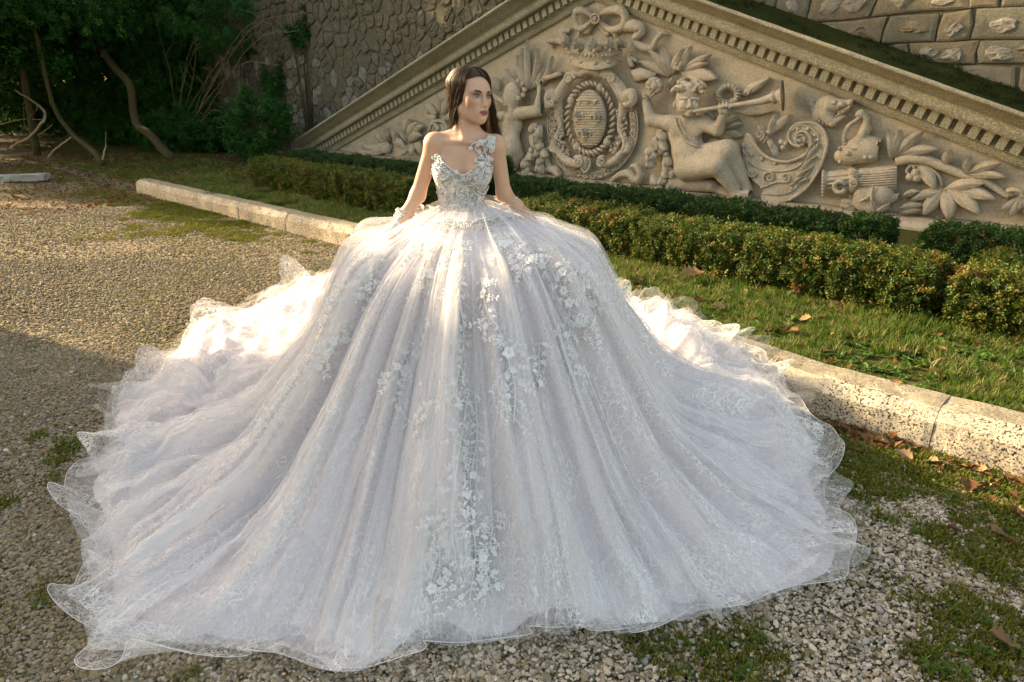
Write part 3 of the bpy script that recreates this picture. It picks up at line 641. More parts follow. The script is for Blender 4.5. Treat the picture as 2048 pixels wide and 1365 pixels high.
# tall trees outside the frame whose shade falls on the pediment
def shade_tree(label, x, y, h, crowns, n):
    b = np.array([x, y, 0.0]); pts = [b, b + [0.1, 0.05, h*0.3], b + [-0.1, 0.1, h*0.65], b + [0.0, 0.0, h*0.95]]
    cs = [b + np.asarray(c[:3]) for c in crowns]; rs = [c[3:] for c in crowns]
    tree(label, pts, 0.10, 0.05, cs, rs, n, SPR_C, [([b + [0, 0, h*0.35], c], 0.09, 0.03) for c in cs])
shade_tree('tall broad evergreen tree rising above the frame at the left', -12.8, 19.0, 8.6, [(0, 0, 5.0, 2.6, 2.4, 2.4), (0.3, -1.2, 6.9, 2.4, 2.2, 1.7), (-0.3, 0.6, 9.6, 2.4, 2.0, 1.1), (0.5, 0.3, 3.4, 2.2, 2.0, 1.4)], 2600)
shade_tree('second tall evergreen beyond the left edge of the frame', -13.4, 16.4, 9.5, [(0, 0, 5.0, 2.2, 1.8, 2.2), (0.2, 0.9, 7.4, 2.4, 2.0, 2.0), (-0.3, -0.3, 8.6, 2.0, 1.7, 1.5), (0, 0.3, 2.8, 1.9, 1.6, 1.4)], 2400)
shade_tree('third tall evergreen by the wall beyond the left edge', -13.2, 22.5, 10.5, [(0, 0, 5.5, 2.6, 2.4, 2.6), (0.3, 1.0, 8.6, 2.6, 2.2, 2.2)], 1800)
shade_tree('dense evergreen behind the thicket, far beyond the left edge', -18.5, 20.0, 10.0, [(0, 0, 4.5, 2.6, 2.6, 3.0), (0, 0, 8.0, 2.6, 2.4, 2.2), (0, 0.5, 2.0, 2.4, 2.4, 2.0)], 2600)
shade_tree('dense evergreen of the far wood at the left', -18.0, 24.0, 9.5, [(0, 0, 4.5, 2.6, 2.8, 3.0), (0, 0.4, 7.2, 2.6, 2.4, 2.0), (0, 0.5, 2.0, 2.4, 2.6, 2.0)], 2600)
shade_tree('dense evergreen of the far wood beside the wall end', -17.0, 28.5, 10.5, [(0, 0, 4.5, 2.6, 2.8, 3.0), (0, 0, 8.0, 2.6, 2.6, 2.4), (0, 0.5, 2.0, 2.4, 2.6, 2.0)], 2600)
# bare shrub: thin arching twigs in front of the wall
bs = np.array(W(-8.2, -1.2, 0.1)); root = tag(empty('bare_shrub', tuple(bs)), 'leafless shrub of thin arching twigs before the rubble wall', 'shrub')
for (x0, y0, x1, y1, bow) in [(335, 300, 470, 95, -60), (340, 300, 560, 130, -120), (345, 300, 230, 12, 30), (350, 305, 640, 20, -150), (352, 305, 300, 8, 10), (355, 305, 410, 20, -30), (360, 306, 520, 60, -80), (360, 306, 540, 20, -110), (365, 306, 600, 60, -140), (368, 306, 480, 250, -90), (352, 300, 520, 280, -60), (370, 306, 450, 120, -30), (345, 300, 395, 60, -20), (340, 300, 430, 40, -60)]:
    q = random.uniform(-1.8, -0.7); mx, my = (x0 + x1)/2 + random.uniform(-20, 20), (y0 + y1)/2 + bow*0.6
    P = [A(x0, y0, -1.2), A(mx, my, (q - 1.2)/2), A(x1, y1, q)]; mb = MB(); sp = spline(P, 16); limb(mb, sp - bs, 0.014, 0.004, 5, 0.008, 20)
    for t in range(4):
        i = random.randint(6, 14); e = sp[i] + np.array([random.uniform(-.35, .35), random.uniform(-.15, .15), random.uniform(-.1, .35)]); mb.tube([sp[i] - bs, (sp[i] + e)/2 - bs + [0, 0, .04], e - bs], [0.006, 0.005, 0.003], 4)
    mb.build('twig', M['twig'], root)
for (pts, r, lab) in [([(330, -6), (322, 10), (285, 30), (258, 42), (252, 52), (256, 60), (250, 80), (240, 105), (220, 128), (172, 148)], 0.012, None)]:
    mb = MB(); limb(mb, [A(x*0.32, y, -3.0) - bs*0 for x, y in pts], 0.022, 0.007, 6, 0.004, 40)
    tag(mb.build('hanging_vine', M['twig'], None), 'long pale bare vine hanging in front of the dark foliage', 'vine')
# dead branches piled at the left edge
dead = [([(-10, 318), (30, 290), (60, 275), (85, 245), (90, 225), (70, 205), (30, 180)], 0.05), ([(95, 318), (110, 300), (130, 285), (142, 275)], 0.035), ([(0, 250), (40, 240), (85, 240)], 0.02), ([(0, 262), (35, 285), (30, 292)], 0.012), ([(48, 215), (50, 250), (70, 272)], 0.012), ([(45, 210), (60, 200), (75, 215), (60, 235)], 0.01), ([(60, 280), (90, 262), (105, 250)], 0.018), ([(205, 320), (212, 290), (212, 265)], 0.02), ([(20, 255), (35, 268), (52, 255)], 0.01)]
c = A(60, 300, -4.6); root = tag(empty('dead_branches', (c[0], c[1], 0.05)), 'tangle of pale dead branches lying at the left edge', 'branches')
for pts, r in dead:
    mb = MB(); limb(mb, [A(x, y, -4.6 + 0.15*math.sin(i*1.7)) - np.array([c[0], c[1], 0.05]) for i, (x, y) in enumerate(pts)], r, r*0.45, 7, 0.006, 22); mb.build('branch', M['dead_wood'], root)
# ================================================================ CARVED RELIEF (each motif stands out of the tympanum at its own depth)
RS = M['relief_stone']
def LP(px, py, d=0.0):
    d = d*1.22
    P = A(px, py, -d); s, q = to_sq(P[0], P[1]); return np.array([s, -d, P[2]])
def SC(px, py): return float(project(A(px, py, 0.0))[2])/FPX          # metres per pixel there
def Z2(a, b): return (980 + a/3.102, b/3.102)
def Z3(a, b): return (1500 + a/2.843, b/2.843)
def Z5(a, b): return (400 + a/3.25, 100 + b/3.25)
class Rel:
    """carving measured in a zoom's own pixels; d in metres out of the wall"""
    def __init__(self, Z, k, mb=None): self.Z = Z; self.k = k; self.mb = mb or MB()
    def p(self, a, b, d=0.0): return LP(*self.Z(a, b), d)
    def m(self, a, b, px): return px/self.k*SC(*self.Z(a, b))
    def tube(self, pts, r, d=0.03, n=7, seg=None, r1=None, flat=1.0):
        d = np.broadcast_to(np.asarray(d, float), (len(pts),)); P = np.array([self.p(a, b, dd) for (a, b), dd in zip(pts, d)]); sp = spline(P, seg or max(6, len(pts)*5)); a, b = pts[0]
        R = self.m(a, b, r)*(1 + ((r1/r if r1 is not None else 1) - 1)*np.linspace(0, 1, len(sp))); self.mb.tube(sp, R, n); return self
    def ball(self, a, b, r, d=0.0, rd=None, ry=None, nu=10, nv=7):
        R = self.m(a, b, r); self.mb.ball(self.p(a, b, d), (R, R if rd is None else rd, R if ry is None else self.m(a, b, ry)), nu, nv); return self
    def leaf(self, a0, b0, a1, b1, w, d0=0.02, d1=0.06, bow=0.0, thick=0.025, nl=9):
        """stone leaf with a raised midrib channel and turned-up edges"""
        p0, p1 = self.p(a0, b0, d0), self.p(a1, b1, d1); ax = p1 - p0; L = np.linalg.norm(ax); ax = ax/L; sd = np.array([-ax[2], 0, ax[0]]); sd /= np.linalg.norm(sd) + 1e-9
        wd = self.m(a0, b0, w)/2; V = []; n = 7
        for i in range(nl):
            t = i/(nl - 1); thick_ = thick*1.35; ww = wd*(math.sin(math.pi*min(t*0.93 + 0.07, 1))**0.75 if t < 1 else 0.02); c = p0 + ax*L*t + sd*bow*L*math.sin(math.pi*t) + np.array([0, -1, 0])*0.35*thick*math.sin(math.pi*t)
            for j in range(n):
                u = (j/(n - 1))*2 - 1; h = thick_*(0.55 + 0.8*abs(u) - 1.1*u*u) + (thick_*0.34 if j == 3 else 0) - (thick_*0.25 if j in (2, 4) else 0)
                if j in (0, n - 1): h = -0.02 - thick*0.3
                V.append(c + sd*ww*u*(1.0 if j not in (0, n - 1) else 0.97) + np.array([0, -1, 0])*h)
        F = [tuple(q) for q in grid_faces(nl, n)]; self.mb.add(V, F); return self
    def slab(self, poly, d, thick=0.0, bev=5):
        """a flat piece with a sloping rim"""
        c = np.mean(poly, 0); P0 = [self.p(a, b, 0.0) for a, b in poly]; P1 = [self.p(a, b, d*0.8) for a, b in poly]; P2 = []
        for a, b in poly:
            v = np.array([a, b]) - c; L = np.hypot(*v) + 1e-6; q = c + v*(1 - bev/L); P2.append(self.p(q[0], q[1], d))
        m = len(poly); V = P0 + P1 + P2 + [self.p(c[0], c[1], d + thick)]; F = []
        for k in range(2):
            for j in range(m): F.append((k*m + j, k*m + (j+1) % m, (k+1)*m + (j+1) % m, (k+1)*m + j))
        for j in range(m): F.append((2*m + j, 2*m + (j+1) % m, 3*m))
        self.mb.add(V, F); return self
    def band(self, pts, w, d, crown_=0.02, n=6, seg=40):
        """a ribbon or strap running along pts"""
        d = np.broadcast_to(np.asarray(d, float), (len(pts),)); sp = spline(np.array([self.p(a, b, dd) for (a, b), dd in zip(pts, d)]), seg); w = np.interp(np.linspace(0, 1, seg), np.linspace(0, 1, len(np.atleast_1d(w))), np.atleast_1d(w)) if np.ndim(w) else np.full(seg, w)
        t = np.gradient(sp, axis=0); sd = np.stack([-t[:, 2], 0*t[:, 0], t[:, 0]], 1); sd /= np.linalg.norm(sd, axis=1, keepdims=True) + 1e-9; a, b = pts[0]; V = []
        for i in range(seg):
            ww = self.m(a, b, w[i])/2
            for j in range(n + 1):
                u = 2*j/n - 1; h = crown_*(1 - u*u) if 0 < j < n else -max(0.03, 0.03)
                V.append(sp[i] + sd[i]*ww*u + np.array([0, -h, 0]))
        self.mb.add(V, grid_faces(seg, n + 1)); return self
    def spiral(self, a, b, r0, turns, start, w, d, out=1, seg=44):
        pts = []
        for i in range(14):
            t = i/13; r = r0*(1 - 0.82*t); an = start + out*turns*2*math.pi*t; pts.append((a + r*math.cos(an), b + r*math.sin(an)))
        return self.tube(pts, w, d, 7, seg, w*0.6)
    def done(self, name, parent=PED, smooth=True, mat=None):
        return self.mb.build(name, mat or RS, parent, smooth)
R2 = lambda: Rel(Z2, 3.102)
R3 = lambda: Rel(Z3, 2.843)
# ---- ribbon bow over the crown
r = R2(); r.band([(640, 110), (590, 75), (535, 70), (522, 120), (550, 180), (600, 160), (640, 125)], [26, 40, 52, 40, 46, 40, 26], [.08, .12, .13, .12, .10, .09, .08], .03)
r.band([(665, 110), (720, 70), (790, 62), (832, 100), (815, 165), (740, 185), (665, 130)], [26, 44, 56, 50, 50, 40, 26], [.08, .12, .14, .13, .11, .09, .08], .03)
r.band([(630, 150), (600, 200), (560, 190), (545, 235)], [24, 34, 30, 20], .06, .02); r.band([(670, 150), (720, 210), (745, 190), (780, 230)], [24, 34, 30, 20], .06, .02)
r.ball(652, 118, 36, .12, .05); r.tube([(652 + 26*math.cos(t), 118 + 28*math.sin(t)) for t in np.linspace(0, 6.28, 12)], 5, .165); r.ball(652, 118, 12, .165, .03); r.done('ribbon_bow')
r = R2(); r.band([(820, 165), (880, 160), (930, 190), (890, 250), (930, 290), (1000, 300), (1030, 250), (1070, 210), (1105, 215)], [60, 70, 66, 40, 50, 44, 34, 34, 16], [.09, .12, .10, .06, .07, .08, .09, .07, .04], .035, 6, 60); r.done('ribbon_tail')
r = R2(); r.band([(500, 190), (440, 200), (460, 260), (400, 250), (360, 260), (390, 300)], [30, 50, 50, 46, 34, 16], [.05, .09, .08, .08, .07, .04], .03)
r.done('ribbon_tail')
# ---- crown
r = R2(); V = []; nu, nv = 25, 9
for i in range(nu):
    u = i/(nu - 1)*2 - 1
    for j in range(nv):
        t = j/(nv - 1); hw_ = 148 + 36*t**1.6; bot = 398 + 36*(1 - u*u); top = 268 + 16*(1 - u*u); a = 648 + hw_*u*1.0; b = bot + (top - bot)*t
        V.append(r.p(a, b, 0.02 + (0.24 + .05*t)*math.sqrt(max(0, 1 - (abs(u)*0.985)**2)) + (0.03 if j in (0, 1, 4) else 0)))
r.mb.add(V, grid_faces(nu, nv)[:, ::-1]); r.done('crown_band')
def on_crown(u, t, e=0.0):
    hw_ = 148 + 36*t**1.6; bot = 398 + 36*(1 - u*u); top = 268 + 16*(1 - u*u); return 648 + hw_*u, bot + (top - bot)*t, 0.02 + (0.24 + .05*t)*math.sqrt(max(0, 1 - (abs(u)*0.985)**2)) + e
cb = None
for k in range(19):
    u = math.sin((k/18*2 - 1)*1.45); a, b, d = on_crown(u, 0.56, 0.02); r = R2(); r.ball(a, b, 11.5, d, None, None, 8, 6); r.done('crown_bead')
for k in range(5):
    u = math.sin((k/4*2 - 1)*1.2); a, b, d = on_crown(u, 0.26, 0.015); r = R2(); r.ball(a, b, 18, d, .02, 11, 8, 5); r.done('crown_jewel')
for k, u in enumerate((-0.93, -0.55, 0.0, 0.55, 0.93)):
    a, b, d = on_crown(u, 0.95, 0.03); r = R2(); w = 1 - 0.35*abs(u)
    r.leaf(a, b + 22, a, b - 52, 46*w, d - .03, d + .03, 0, .05); r.leaf(a - 10*w, b + 22, a - 40*w, b - 16, 26*w, d - .02, d, .2, .04); r.leaf(a + 10*w, b + 22, a + 40*w, b - 16, 26*w, d - .02, d, -.2, .04)
    r.ball(a - 36*w, b - 8, 13*w, d); r.ball(a + 36*w, b - 8, 13*w, d); r.ball(a, b + 26, 15*w, d); r.done('crown_fleuron')
# ---- coat of arms
r = R2(); V = []; CA_, CB_, RA, RB = 620, 738, 108, 186
for i in range(13):
    for j in range(32):
        q = i/12; an = 2*math.pi*j/32; V.append(r.p(CA_ + RA*q*math.cos(an), CB_ + RB*q*math.sin(an), 0.10 + 0.09*math.sqrt(max(0, 1 - q*q*0.94)) - (0.10 if i == 12 else 0)))
r.mb.add(V, [(a, b, c, d) for i in range(12) for j in range(32) for a, b, c, d in [(i*32 + j, (i+1)*32 + j, (i+1)*32 + (j+1) % 32, i*32 + (j+1) % 32)]]); r.done('shield')
def on_shield(a, b, e=0.0):
    q = min(1, ((a - CA_)/RA)**2 + ((b - CB_)/RB)**2); return 0.10 + 0.09*math.sqrt(max(0, 1 - q*0.94)) + e
r = R2()
for b in np.linspace(575, 900, 21):
    hw_ = RA*math.sqrt(max(0, 1 - ((b - CB_)/RB)**2))*0.93; P = [(CA_ + hw_*u, b) for u in np.linspace(-1, 1, 9)]; r.tube(P, 3.0, [on_shield(x, y, .004) for x, y in P], 5, 18)
r.done('shield_lines')
def fleur(a, b, s):
    r = R2(); e = lambda x, y, z=.015: on_shield(x, y, z)
    r.leaf(a, b + 12*s, a, b - 50*s, 32*s, e(a, b), e(a, b - 40*s) + .015, 0, .035)
    for g in (-1, 1):
        P = [(a + g*8*s, b + 18*s), (a + g*14*s, b - 8*s), (a + g*34*s, b - 22*s), (a + g*48*s, b - 4*s), (a + g*40*s, b + 10*s)]; r.tube(P, 9*s, [e(x, y, .012) for x, y in P], 7, 20, 5*s)
        P = [(a, b + 26*s), (a + g*12*s, b + 42*s), (a + g*22*s, b + 44*s)]; r.tube(P, 6*s, [e(x, y, .012) for x, y in P], 6, 10, 3*s)
    P = [(a, b + 16*s), (a, b + 36*s), (a, b + 58*s)]; r.tube(P, 9*s, [e(x, y, .012) for x, y in P], 7, 8, 3*s)
    P = [(a - 20*s, b + 20*s), (a, b + 20*s), (a + 20*s, b + 20*s)]; r.tube(P, 6*s, [e(x, y, .025) for x, y in P], 6, 8); r.done('fleur_de_lis')
fleur(665, 735, 0.88); fleur(545, 725, 0.72); fleur(588, 835, 0.82)
r = R2(); r.band([(540, 625), (600, 622), (664, 632)], 22, [on_shield(540, 625, .01), on_shield(600, 622, .01), on_shield(664, 632, .01)], .02)
for a in (556, 604, 650): r.band([(a, 628), (a - 2, 650)], 22, on_shield(a, 640, .012), .02, 6, 5)
r.done('shield_label')
# rope wreath round the shield
for k in range(34):
    an = 2*math.pi*k/34; ra, rb = 140, 216; a, b = CA_ + 2 + ra*math.cos(an), CB_ + rb*math.sin(an); t = an + math.pi/2 + 0.75; r = R2()
    if k % 8 == 4: r.ball(a, b, 27, .10, .05); r.done('wreath_knot')
    else: r.tube([(a - 21*math.cos(t), b - 25*math.sin(t)), (a, b), (a + 21*math.cos(t), b + 25*math.sin(t))], 10, [.07, .125, .07], 7, 9); r.done('wreath_strand')
# strapwork cartouche
r = R2()
for g, x0 in ((-1, 600), (1, 636)):
    r.band([(x0 + g*10, 470), (x0 + g*90, 470), (x0 + g*150, 540), (x0 + g*190, 600), (x0 + g*235, 590), (x0 + g*245, 630), (x0 + g*215, 655), (x0 + g*195, 640)], [30, 60, 80, 90, 70, 50, 34, 20], [.10, .16, .15, .15, .18, .19, .18, .15], .05, 6, 60)
    r.band([(x0 + g*190, 610), (x0 + g*180, 700), (x0 + g*165, 790), (x0 + g*200, 880), (x0 + g*215, 930), (x0 + g*180, 950)], [90, 60, 40, 50, 44, 24], [.12, .10, .08, .09, .11, .10], .03, 6, 50)
    r.band([(x0 + g*205, 860), (x0 + g*190, 930), (x0 + g*130, 1000), (x0 + g*60, 1020), (x0 + g*45, 985), (x0 + g*75, 975)], [30, 44, 56, 50, 40, 20], [.10, .10, .12, .14, .16, .14], .04, 6, 50)
    r.spiral(x0 + g*55, 1005, 30, 1.3, 1.57, 9, .17, g); r.spiral(x0 + g*110, 490, 36, 1.3, 3.1 if g > 0 else 0, 11, .19, g); r.spiral(x0 + g*225, 640, 34, 1.2, -1.57, 11, .19, g)
r.band([(560, 460), (618, 440), (680, 460)], 50, [.14, .18, .14], .05); r.done('cartouche')
r = R2(); r.ball(590, 1020, 34, .10, .07, 50); r.tube([(565, 980), (560, 1030), (590, 1070), (620, 1030), (615, 980)], 7, .15, 6, 24); r.done('cartouche_mask')
# collar of medallions
pts = [(388, 680), (384, 760), (390, 850), (420, 950), (470, 1030), (545, 1075), (640, 1092), (735, 1062), (810, 1000), (862, 920), (886, 840), (890, 760), (880, 690)]
r = R2(); r.band(pts, 52, .05, .012, 6, 90); r.tube([(a - 26*np.sign(a - 635)*0 - (26 if a < 635 else -26), b + (6 if b > 900 else 0)) for a, b in pts], 6, .055, 6, 90); r.done('collar_band')
sp = spline(np.array(pts, float), 27)
for k, (a, b) in enumerate(sp):
    r = R2(); r.tube([(a + 16*math.cos(t), b + 17*math.sin(t)) for t in np.linspace(0, 6.28, 9)], 5, .068, 6, 20)
    if k % 3 == 1:
        for t in range(6): r.ball(a + 14*math.cos(t*1.047), b + 15*math.sin(t*1.047), 8, .07, .02, None, 7, 5)
    r.ball(a, b, 7, .07, .02, None, 7, 5); r.done('medallion')
# flower festoons between collar and wreath
rr2 = random.Random(5)
for path in ([(800, 690), (820, 760), (810, 850), (770, 930), (800, 1000)], [(430, 690), (425, 780), (440, 870), (470, 950), (450, 990)]):
    r = R2()
    for a, b in spline(np.array(path, float), 26):
        for t in range(5): r.ball(a + rr2.uniform(-26, 26), b + rr2.uniform(-14, 14), rr2.uniform(6, 12), rr2.uniform(.05, .10), .02, None, 7, 5)
    r.done('flower_festoon')
# ---- upper right: laurel branch with berries, torch blocks, rosette
r0 = [((1120, 470), (985, 310), 46), ((1120, 470), (1062, 292), 60), ((1125, 465), (1200, 305), 62), ((1180, 450), (1252, 288), 60), ((1200, 440), (1372, 342), 48), ((1200, 445), (1350, 395), 44), ((1195, 455), (1408, 492), 84), ((1200, 470), (1345, 545), 54), ((1120, 560), (1150, 470), 52), ((1150, 560), (1225, 485), 58), ((1100, 470), (925, 380), 52), ((1110, 480), (1060, 380), 40)]
for (a, b), (c, d), w in r0: r = R2(); r.leaf(a, b, c, d, w, .03, .12, .04*(1 if c > a else -1), .04, 11); r.done('laurel_leaf')
for a, b in ((1158, 398), (1188, 398), (1172, 424), (1150, 424)): r = R2(); r.ball(a, b, 17, .09); r.done('berry')
for poly in ([(838, 352), (868, 345), (900, 410), (866, 425)], [(872, 440), (930, 420), (1035, 455), (1020, 490), (960, 500), (900, 510)], [(330, 478), (440, 440), (452, 468), (345, 505)], [(860, 345), (920, 370), (915, 400), (880, 380)]):
    r = R2(); r.slab(poly, .12, .03, 8); r.done('torch_block')
r = R2()
for k in range(9):
    t = k*0.698; r.ball(1020 + 36*math.cos(t), 535 + 34*math.sin(t), 22, .16, .05)
r.ball(1020, 535, 26, .19, .05); r.done('rosette')
# ---- leaf drops on both sides of the shield
for (x0, y0, x1, y1, w, nn, e) in ((1035, 800, 1060, 1175, 80, 22, .10), (285, 760, 275, 1070, 62, 16, .09)):
    for k in range(nn):
        t = (k + 0.5)/nn; a = x0 + (x1 - x0)*t + rr2.uniform(-1, 1)*w*(0.35 + .65*t); b = y0 + (y1 - y0)*t + rr2.uniform(-10, 10); an = rr2.uniform(0.9, 2.2); L = rr2.uniform(55, 80)
        r = R2(); r.leaf(a, b, a + L*math.cos(an), b + L*math.sin(an), rr2.uniform(52, 74), e + rr2.uniform(-.04, .03), e + .05, rr2.uniform(-.15, .15), .06, 7)
        if k % 2: r.ball(a, b, 18, e + .05, .03)
        r.done('carved_leaf')
# ---- wreath ring, spear, quiver strap behind the trumpet
r = R2(); r.tube([(1480 + 58*math.cos(t), 592 + 52*math.sin(t)) for t in np.linspace(0, 6.28, 16)], 20, .07, 9, 48)
for k in range(18):
    t = k*0.349; r.tube([(1480 + 36*math.cos(t), 592 + 32*math.sin(t)), (1480 + 60*math.cos(t + .2), 592 + 54*math.sin(t + .2)), (1480 + 80*math.cos(t + .35), 592 + 72*math.sin(t + .35))], 5, [.07, .125, .07], 5, 7)
r.done('small_wreath')
r = R2(); r.tube([(1380, 690), (1560, 590)], 12, .06); r.slab([(1560, 590), (1600, 528), (1728, 476), (1742, 492), (1660, 570), (1590, 600)], .08, .03, 9); r.tube([(1575, 580), (1735, 484)], 7, .10); r.tube([(1590, 545), (1610, 560), (1600, 585)], 8, .10); r.done('spear')
r = R2(); r.slab([(1360, 690), (1400, 740), (1380, 745), (1340, 700)], .07); r.slab([(1520, 690), (1700, 690), (1760, 690), (1680, 715), (1600, 720)], .05); r.done('drapery')
for (a, b), (c, d), w in [((1470, 800), (1560, 770), 40), ((1430, 845), (1560, 845), 64), ((1340, 900), (1420, 875), 50), ((1470, 770), (1530, 720), 46)]: r = R2(); r.leaf(a, b, c, d, w, .03, .06, .05, .035); r.done('laurel_leaf')
# ---- cherubs, sculpted
def cherub(name, box, step, prims, Z, k, label=None):
    rl = Rel(Z, k); (a0, b0), (a1, b1) = box; P0, P1 = rl.p(a0, b1), rl.p(a1, b0); lo = np.minimum(P0, P1); hi = np.maximum(P0, P1)
    s = Sculpt(np.arange(lo[0], hi[0], step), np.arange(-0.56, 0.03, step), np.arange(lo[2], hi[2], step))
    for p in prims:
        if p[0] == 'c':
            _, A_, da, B_, db, r1, r2, kk = p; s.cap(rl.p(*A_, da), rl.p(*B_, db), rl.m(*A_, r1), rl.m(*A_, r2), kk)
        elif p[0] == 'e':
            _, A_, da, ra, rd, rb, kk = p; s.ell(rl.p(*A_, da), (rl.m(*A_, ra), rd, rl.m(*A_, rb)), kk)
        else:
            _, A_, da, ra, kk = p; s.ell(rl.p(*A_, da), rl.m(*A_, ra), kk, None, True)
    V, F = s.surface(); return link(name, mesh(name, V, F[:, ::-1]), RS, PED)
main = [
 ('e', (1210, 830), .10, 118, .13, 105, .05), ('e', (1225, 930), .13, 106, .15, 110, .06), ('e', (1245, 1010), .13, 104, .14, 70, .06), ('e', (1165, 800), .19, 52, .05, 50, .05), ('e', (1275, 800), .19, 52, .05, 50, .05), ('e', (1225, 950), .22, 84, .08, 80, .06),
 ('c', (1225, 770), .15, (1228, 700), .18, 44, 42, .03), ('c', (1120, 765), .13, (1330, 770), .13, 46, 46, .04),
 ('e', (1230, 618), .22, 82, .12, 100, .03), ('e', (1225, 668), .26, 66, .085, 55, .03), ('e', (1197, 662), .31, 34, .045, 32, .03), ('e', (1268, 664), .31, 32, .045, 32, .03), ('e', (1235, 560), .27, 66, .07, 40, .03),
 ('e', (1238, 712), .30, 26, .04, 16, .02), ('c', (1236, 622), .335, (1242, 662), .365, 9, 15, .018), ('e', (1226, 668), .345, 11, .02, 9, .012), ('e', (1258, 668), .345, 11, .02, 9, .012), ('e', (1240, 692), .345, 19, .02, 7, .012), ('e', (1240, 702), .34, 16, .02, 6, .012),
 ('x', (1203, 634), .37, 17, .02), ('x', (1273, 634), .37, 17, .02), ('e', (1204, 636), .325, 12, .022, 9, .008), ('e', (1272, 636), .325, 12, .022, 9, .008), ('c', (1180, 614), .315, (1222, 612), .335, 7, 7, .015), ('c', (1256, 612), .335, (1296, 616), .315, 7, 7, .015), ('e', (1150, 650), .20, 16, .04, 24, .01),
 ('c', (1120, 765), .12, (1000, 748), .15, 46, 37, .04), ('c', (1000, 748), .15, (972, 640), .14, 38, 27, .03), ('e', (972, 600), .16, 26, .045, 30, .02), ('c', (960, 590), .19, (975, 548), .20, 9, 7, .008), ('c', (975, 588), .20, (992, 545), .21, 9, 7, .008), ('c', (988, 592), .20, (1008, 556), .21, 9, 7, .008), ('c', (995, 606), .19, (1020, 580), .20, 8, 7, .008), ('c', (955, 606), .19, (948, 572), .20, 9, 7, .008),
 ('c', (1330, 770), .14, (1412, 806), .20, 44, 38, .04), ('c', (1412, 806), .20, (1446, 722), .25, 38, 25, .03), ('e', (1452, 690), .27, 30, .045, 30, .02), ('c', (1430, 672), .31, (1424, 650), .28, 9, 8, .008), ('c', (1448, 664), .32, (1446, 640), .28, 9, 8, .008), ('c', (1468, 664), .32, (1470, 640), .28, 9, 8, .008), ('c', (1486, 672), .31, (1492, 646), .28, 8, 7, .008), ('c', (1432, 700), .31, (1418, 678), .31, 9, 8, .008),
 ('c', (1225, 1040), .16, (1410, 1030), .26, 82, 62, .05), ('c', (1410, 1030), .26, (1512, 1180), .16, 58, 32, .03), ('c', (1512, 1180), .15, (1520, 1212), .14, 30, 30, .03), ('c', (1530, 1215), .16, (1640, 1205), .14, 30, 24, .03), ('c', (1640, 1200), .16, (1690, 1190), .13, 18, 12, .02), ('c', (1640, 1215), .16, (1680, 1215), .13, 13, 9, .015),
 ('c', (1300, 990), .10, (1470, 940), .20, 88, 70, .05), ('c', (1480, 945), .20, (1560, 1090), .10, 62, 40, .04), ('c', (1560, 1090), .10, (1600, 1180), .06, 38, 30, .04),
 ('c', (1160, 1130), .06, (1380, 1150), .08, 56, 40, .05), ('c', (1380, 1150), .06, (1500, 1215), .04, 34, 30, .04)]
for k in range(26):
    t = k*0.76; rad = 30 + 58*((k*7) % 5)/5; a = 1226 + (rad + 20)*math.cos(t); b = 568 + 0.62*rad*math.sin(t) - 16
    if b < 556 or (abs(a - 1226) > 84 and b < 640): main.append(('e', (a, b), .22 + .10*(1 - ((rad)/92)**2), 17, .03, 15, .008))
cherub('trumpeting_cherub', ((900, 480), (1740, 1275)), 0.0095, main, Z2, 3.102)
r = R2()
for (a, b), (c, d) in [((1180, 575), (1150, 540)), ((1190, 570), (1205, 535)), ((1180, 570), (1215, 555)), ((1290, 560), (1320, 545)), ((1300, 565), (1330, 575)), ((1285, 560), (1300, 535))]: r.leaf(a, b, c, d, 30, .30, .33, .05, .03, 6)
r.done('laurel_crown')
r = R2(); r.tube([(1150, 730), (1165, 800), (1210, 870), (1270, 905), (1330, 920)], 8, [.22, .26, .28, .27, .20], 6, 40); r.tube([(1172, 720), (1188, 790), (1230, 850), (1290, 890)], 4, [.22, .265, .28, .27], 6, 40); r.done('sash')
r = R2(); P = [(1262, 692), (1400, 672), (1560, 648), (1660, 634), (1690, 628), (1740, 612), (1790, 600), (1815, 596)]; sp = spline(np.array([r.p(a, b, d) for (a, b), d in zip(P, (.34, .31, .28, .25, .24, .22, .21, .20))]), 60); mm = r.m(1700, 630, 1)
rad = np.interp(np.linspace(0, 1, 60), [0, .02, .3, .6, .74, .76, .79, .82, .9, .96, 1], [10, 11, 15, 23, 27, 40, 40, 30, 46, 74, 90])*mm
r.mb.tube(sp, rad, 18); r.done('trumpet')
left = [('e', (140, 590), .17, 64, .10, 74, .03), ('e', (108, 610), .19, 34, .05, 40, .02), ('c', (92, 605), .21, (84, 618), .22, 9, 10, .012), ('e', (96, 648), .20, 22, .04, 16, .015), ('c', (150, 660), .14, (150, 720), .12, 34, 44, .04), ('e', (140, 770), .10, 78, .11, 84, .05), ('e', (130, 860), .11, 66, .12, 70, .05), ('e', (140, 915), .15, 66, .13, 70, .04),
 ('c', (190, 705), .13, (300, 690), .17, 40, 34, .03), ('c', (300, 690), .17, (318, 580), .17, 34, 25, .03), ('e', (316, 545), .18, 30, .05, 32, .02), ('c', (300, 530), .21, (292, 506), .2, 9, 8, .008), ('c', (318, 525), .22, (312, 500), .2, 9, 8, .008), ('c', (334, 530), .21, (332, 506), .2, 9, 8, .008), ('c', (340, 555), .2, (352, 540), .2, 9, 8, .008),
 ('c', (90, 720), .12, (20, 730), .16, 32, 28, .03), ('c', (20, 730), .16, (-20, 650), .18, 28, 22, .03), ('c', (140, 930), .14, (60, 990), .16, 62, 44, .04), ('c', (170, 960), .10, (140, 1050), .08, 46, 30, .04), ('c', (130, 1050), .08, (80, 1055), .10, 26, 18, .03)]
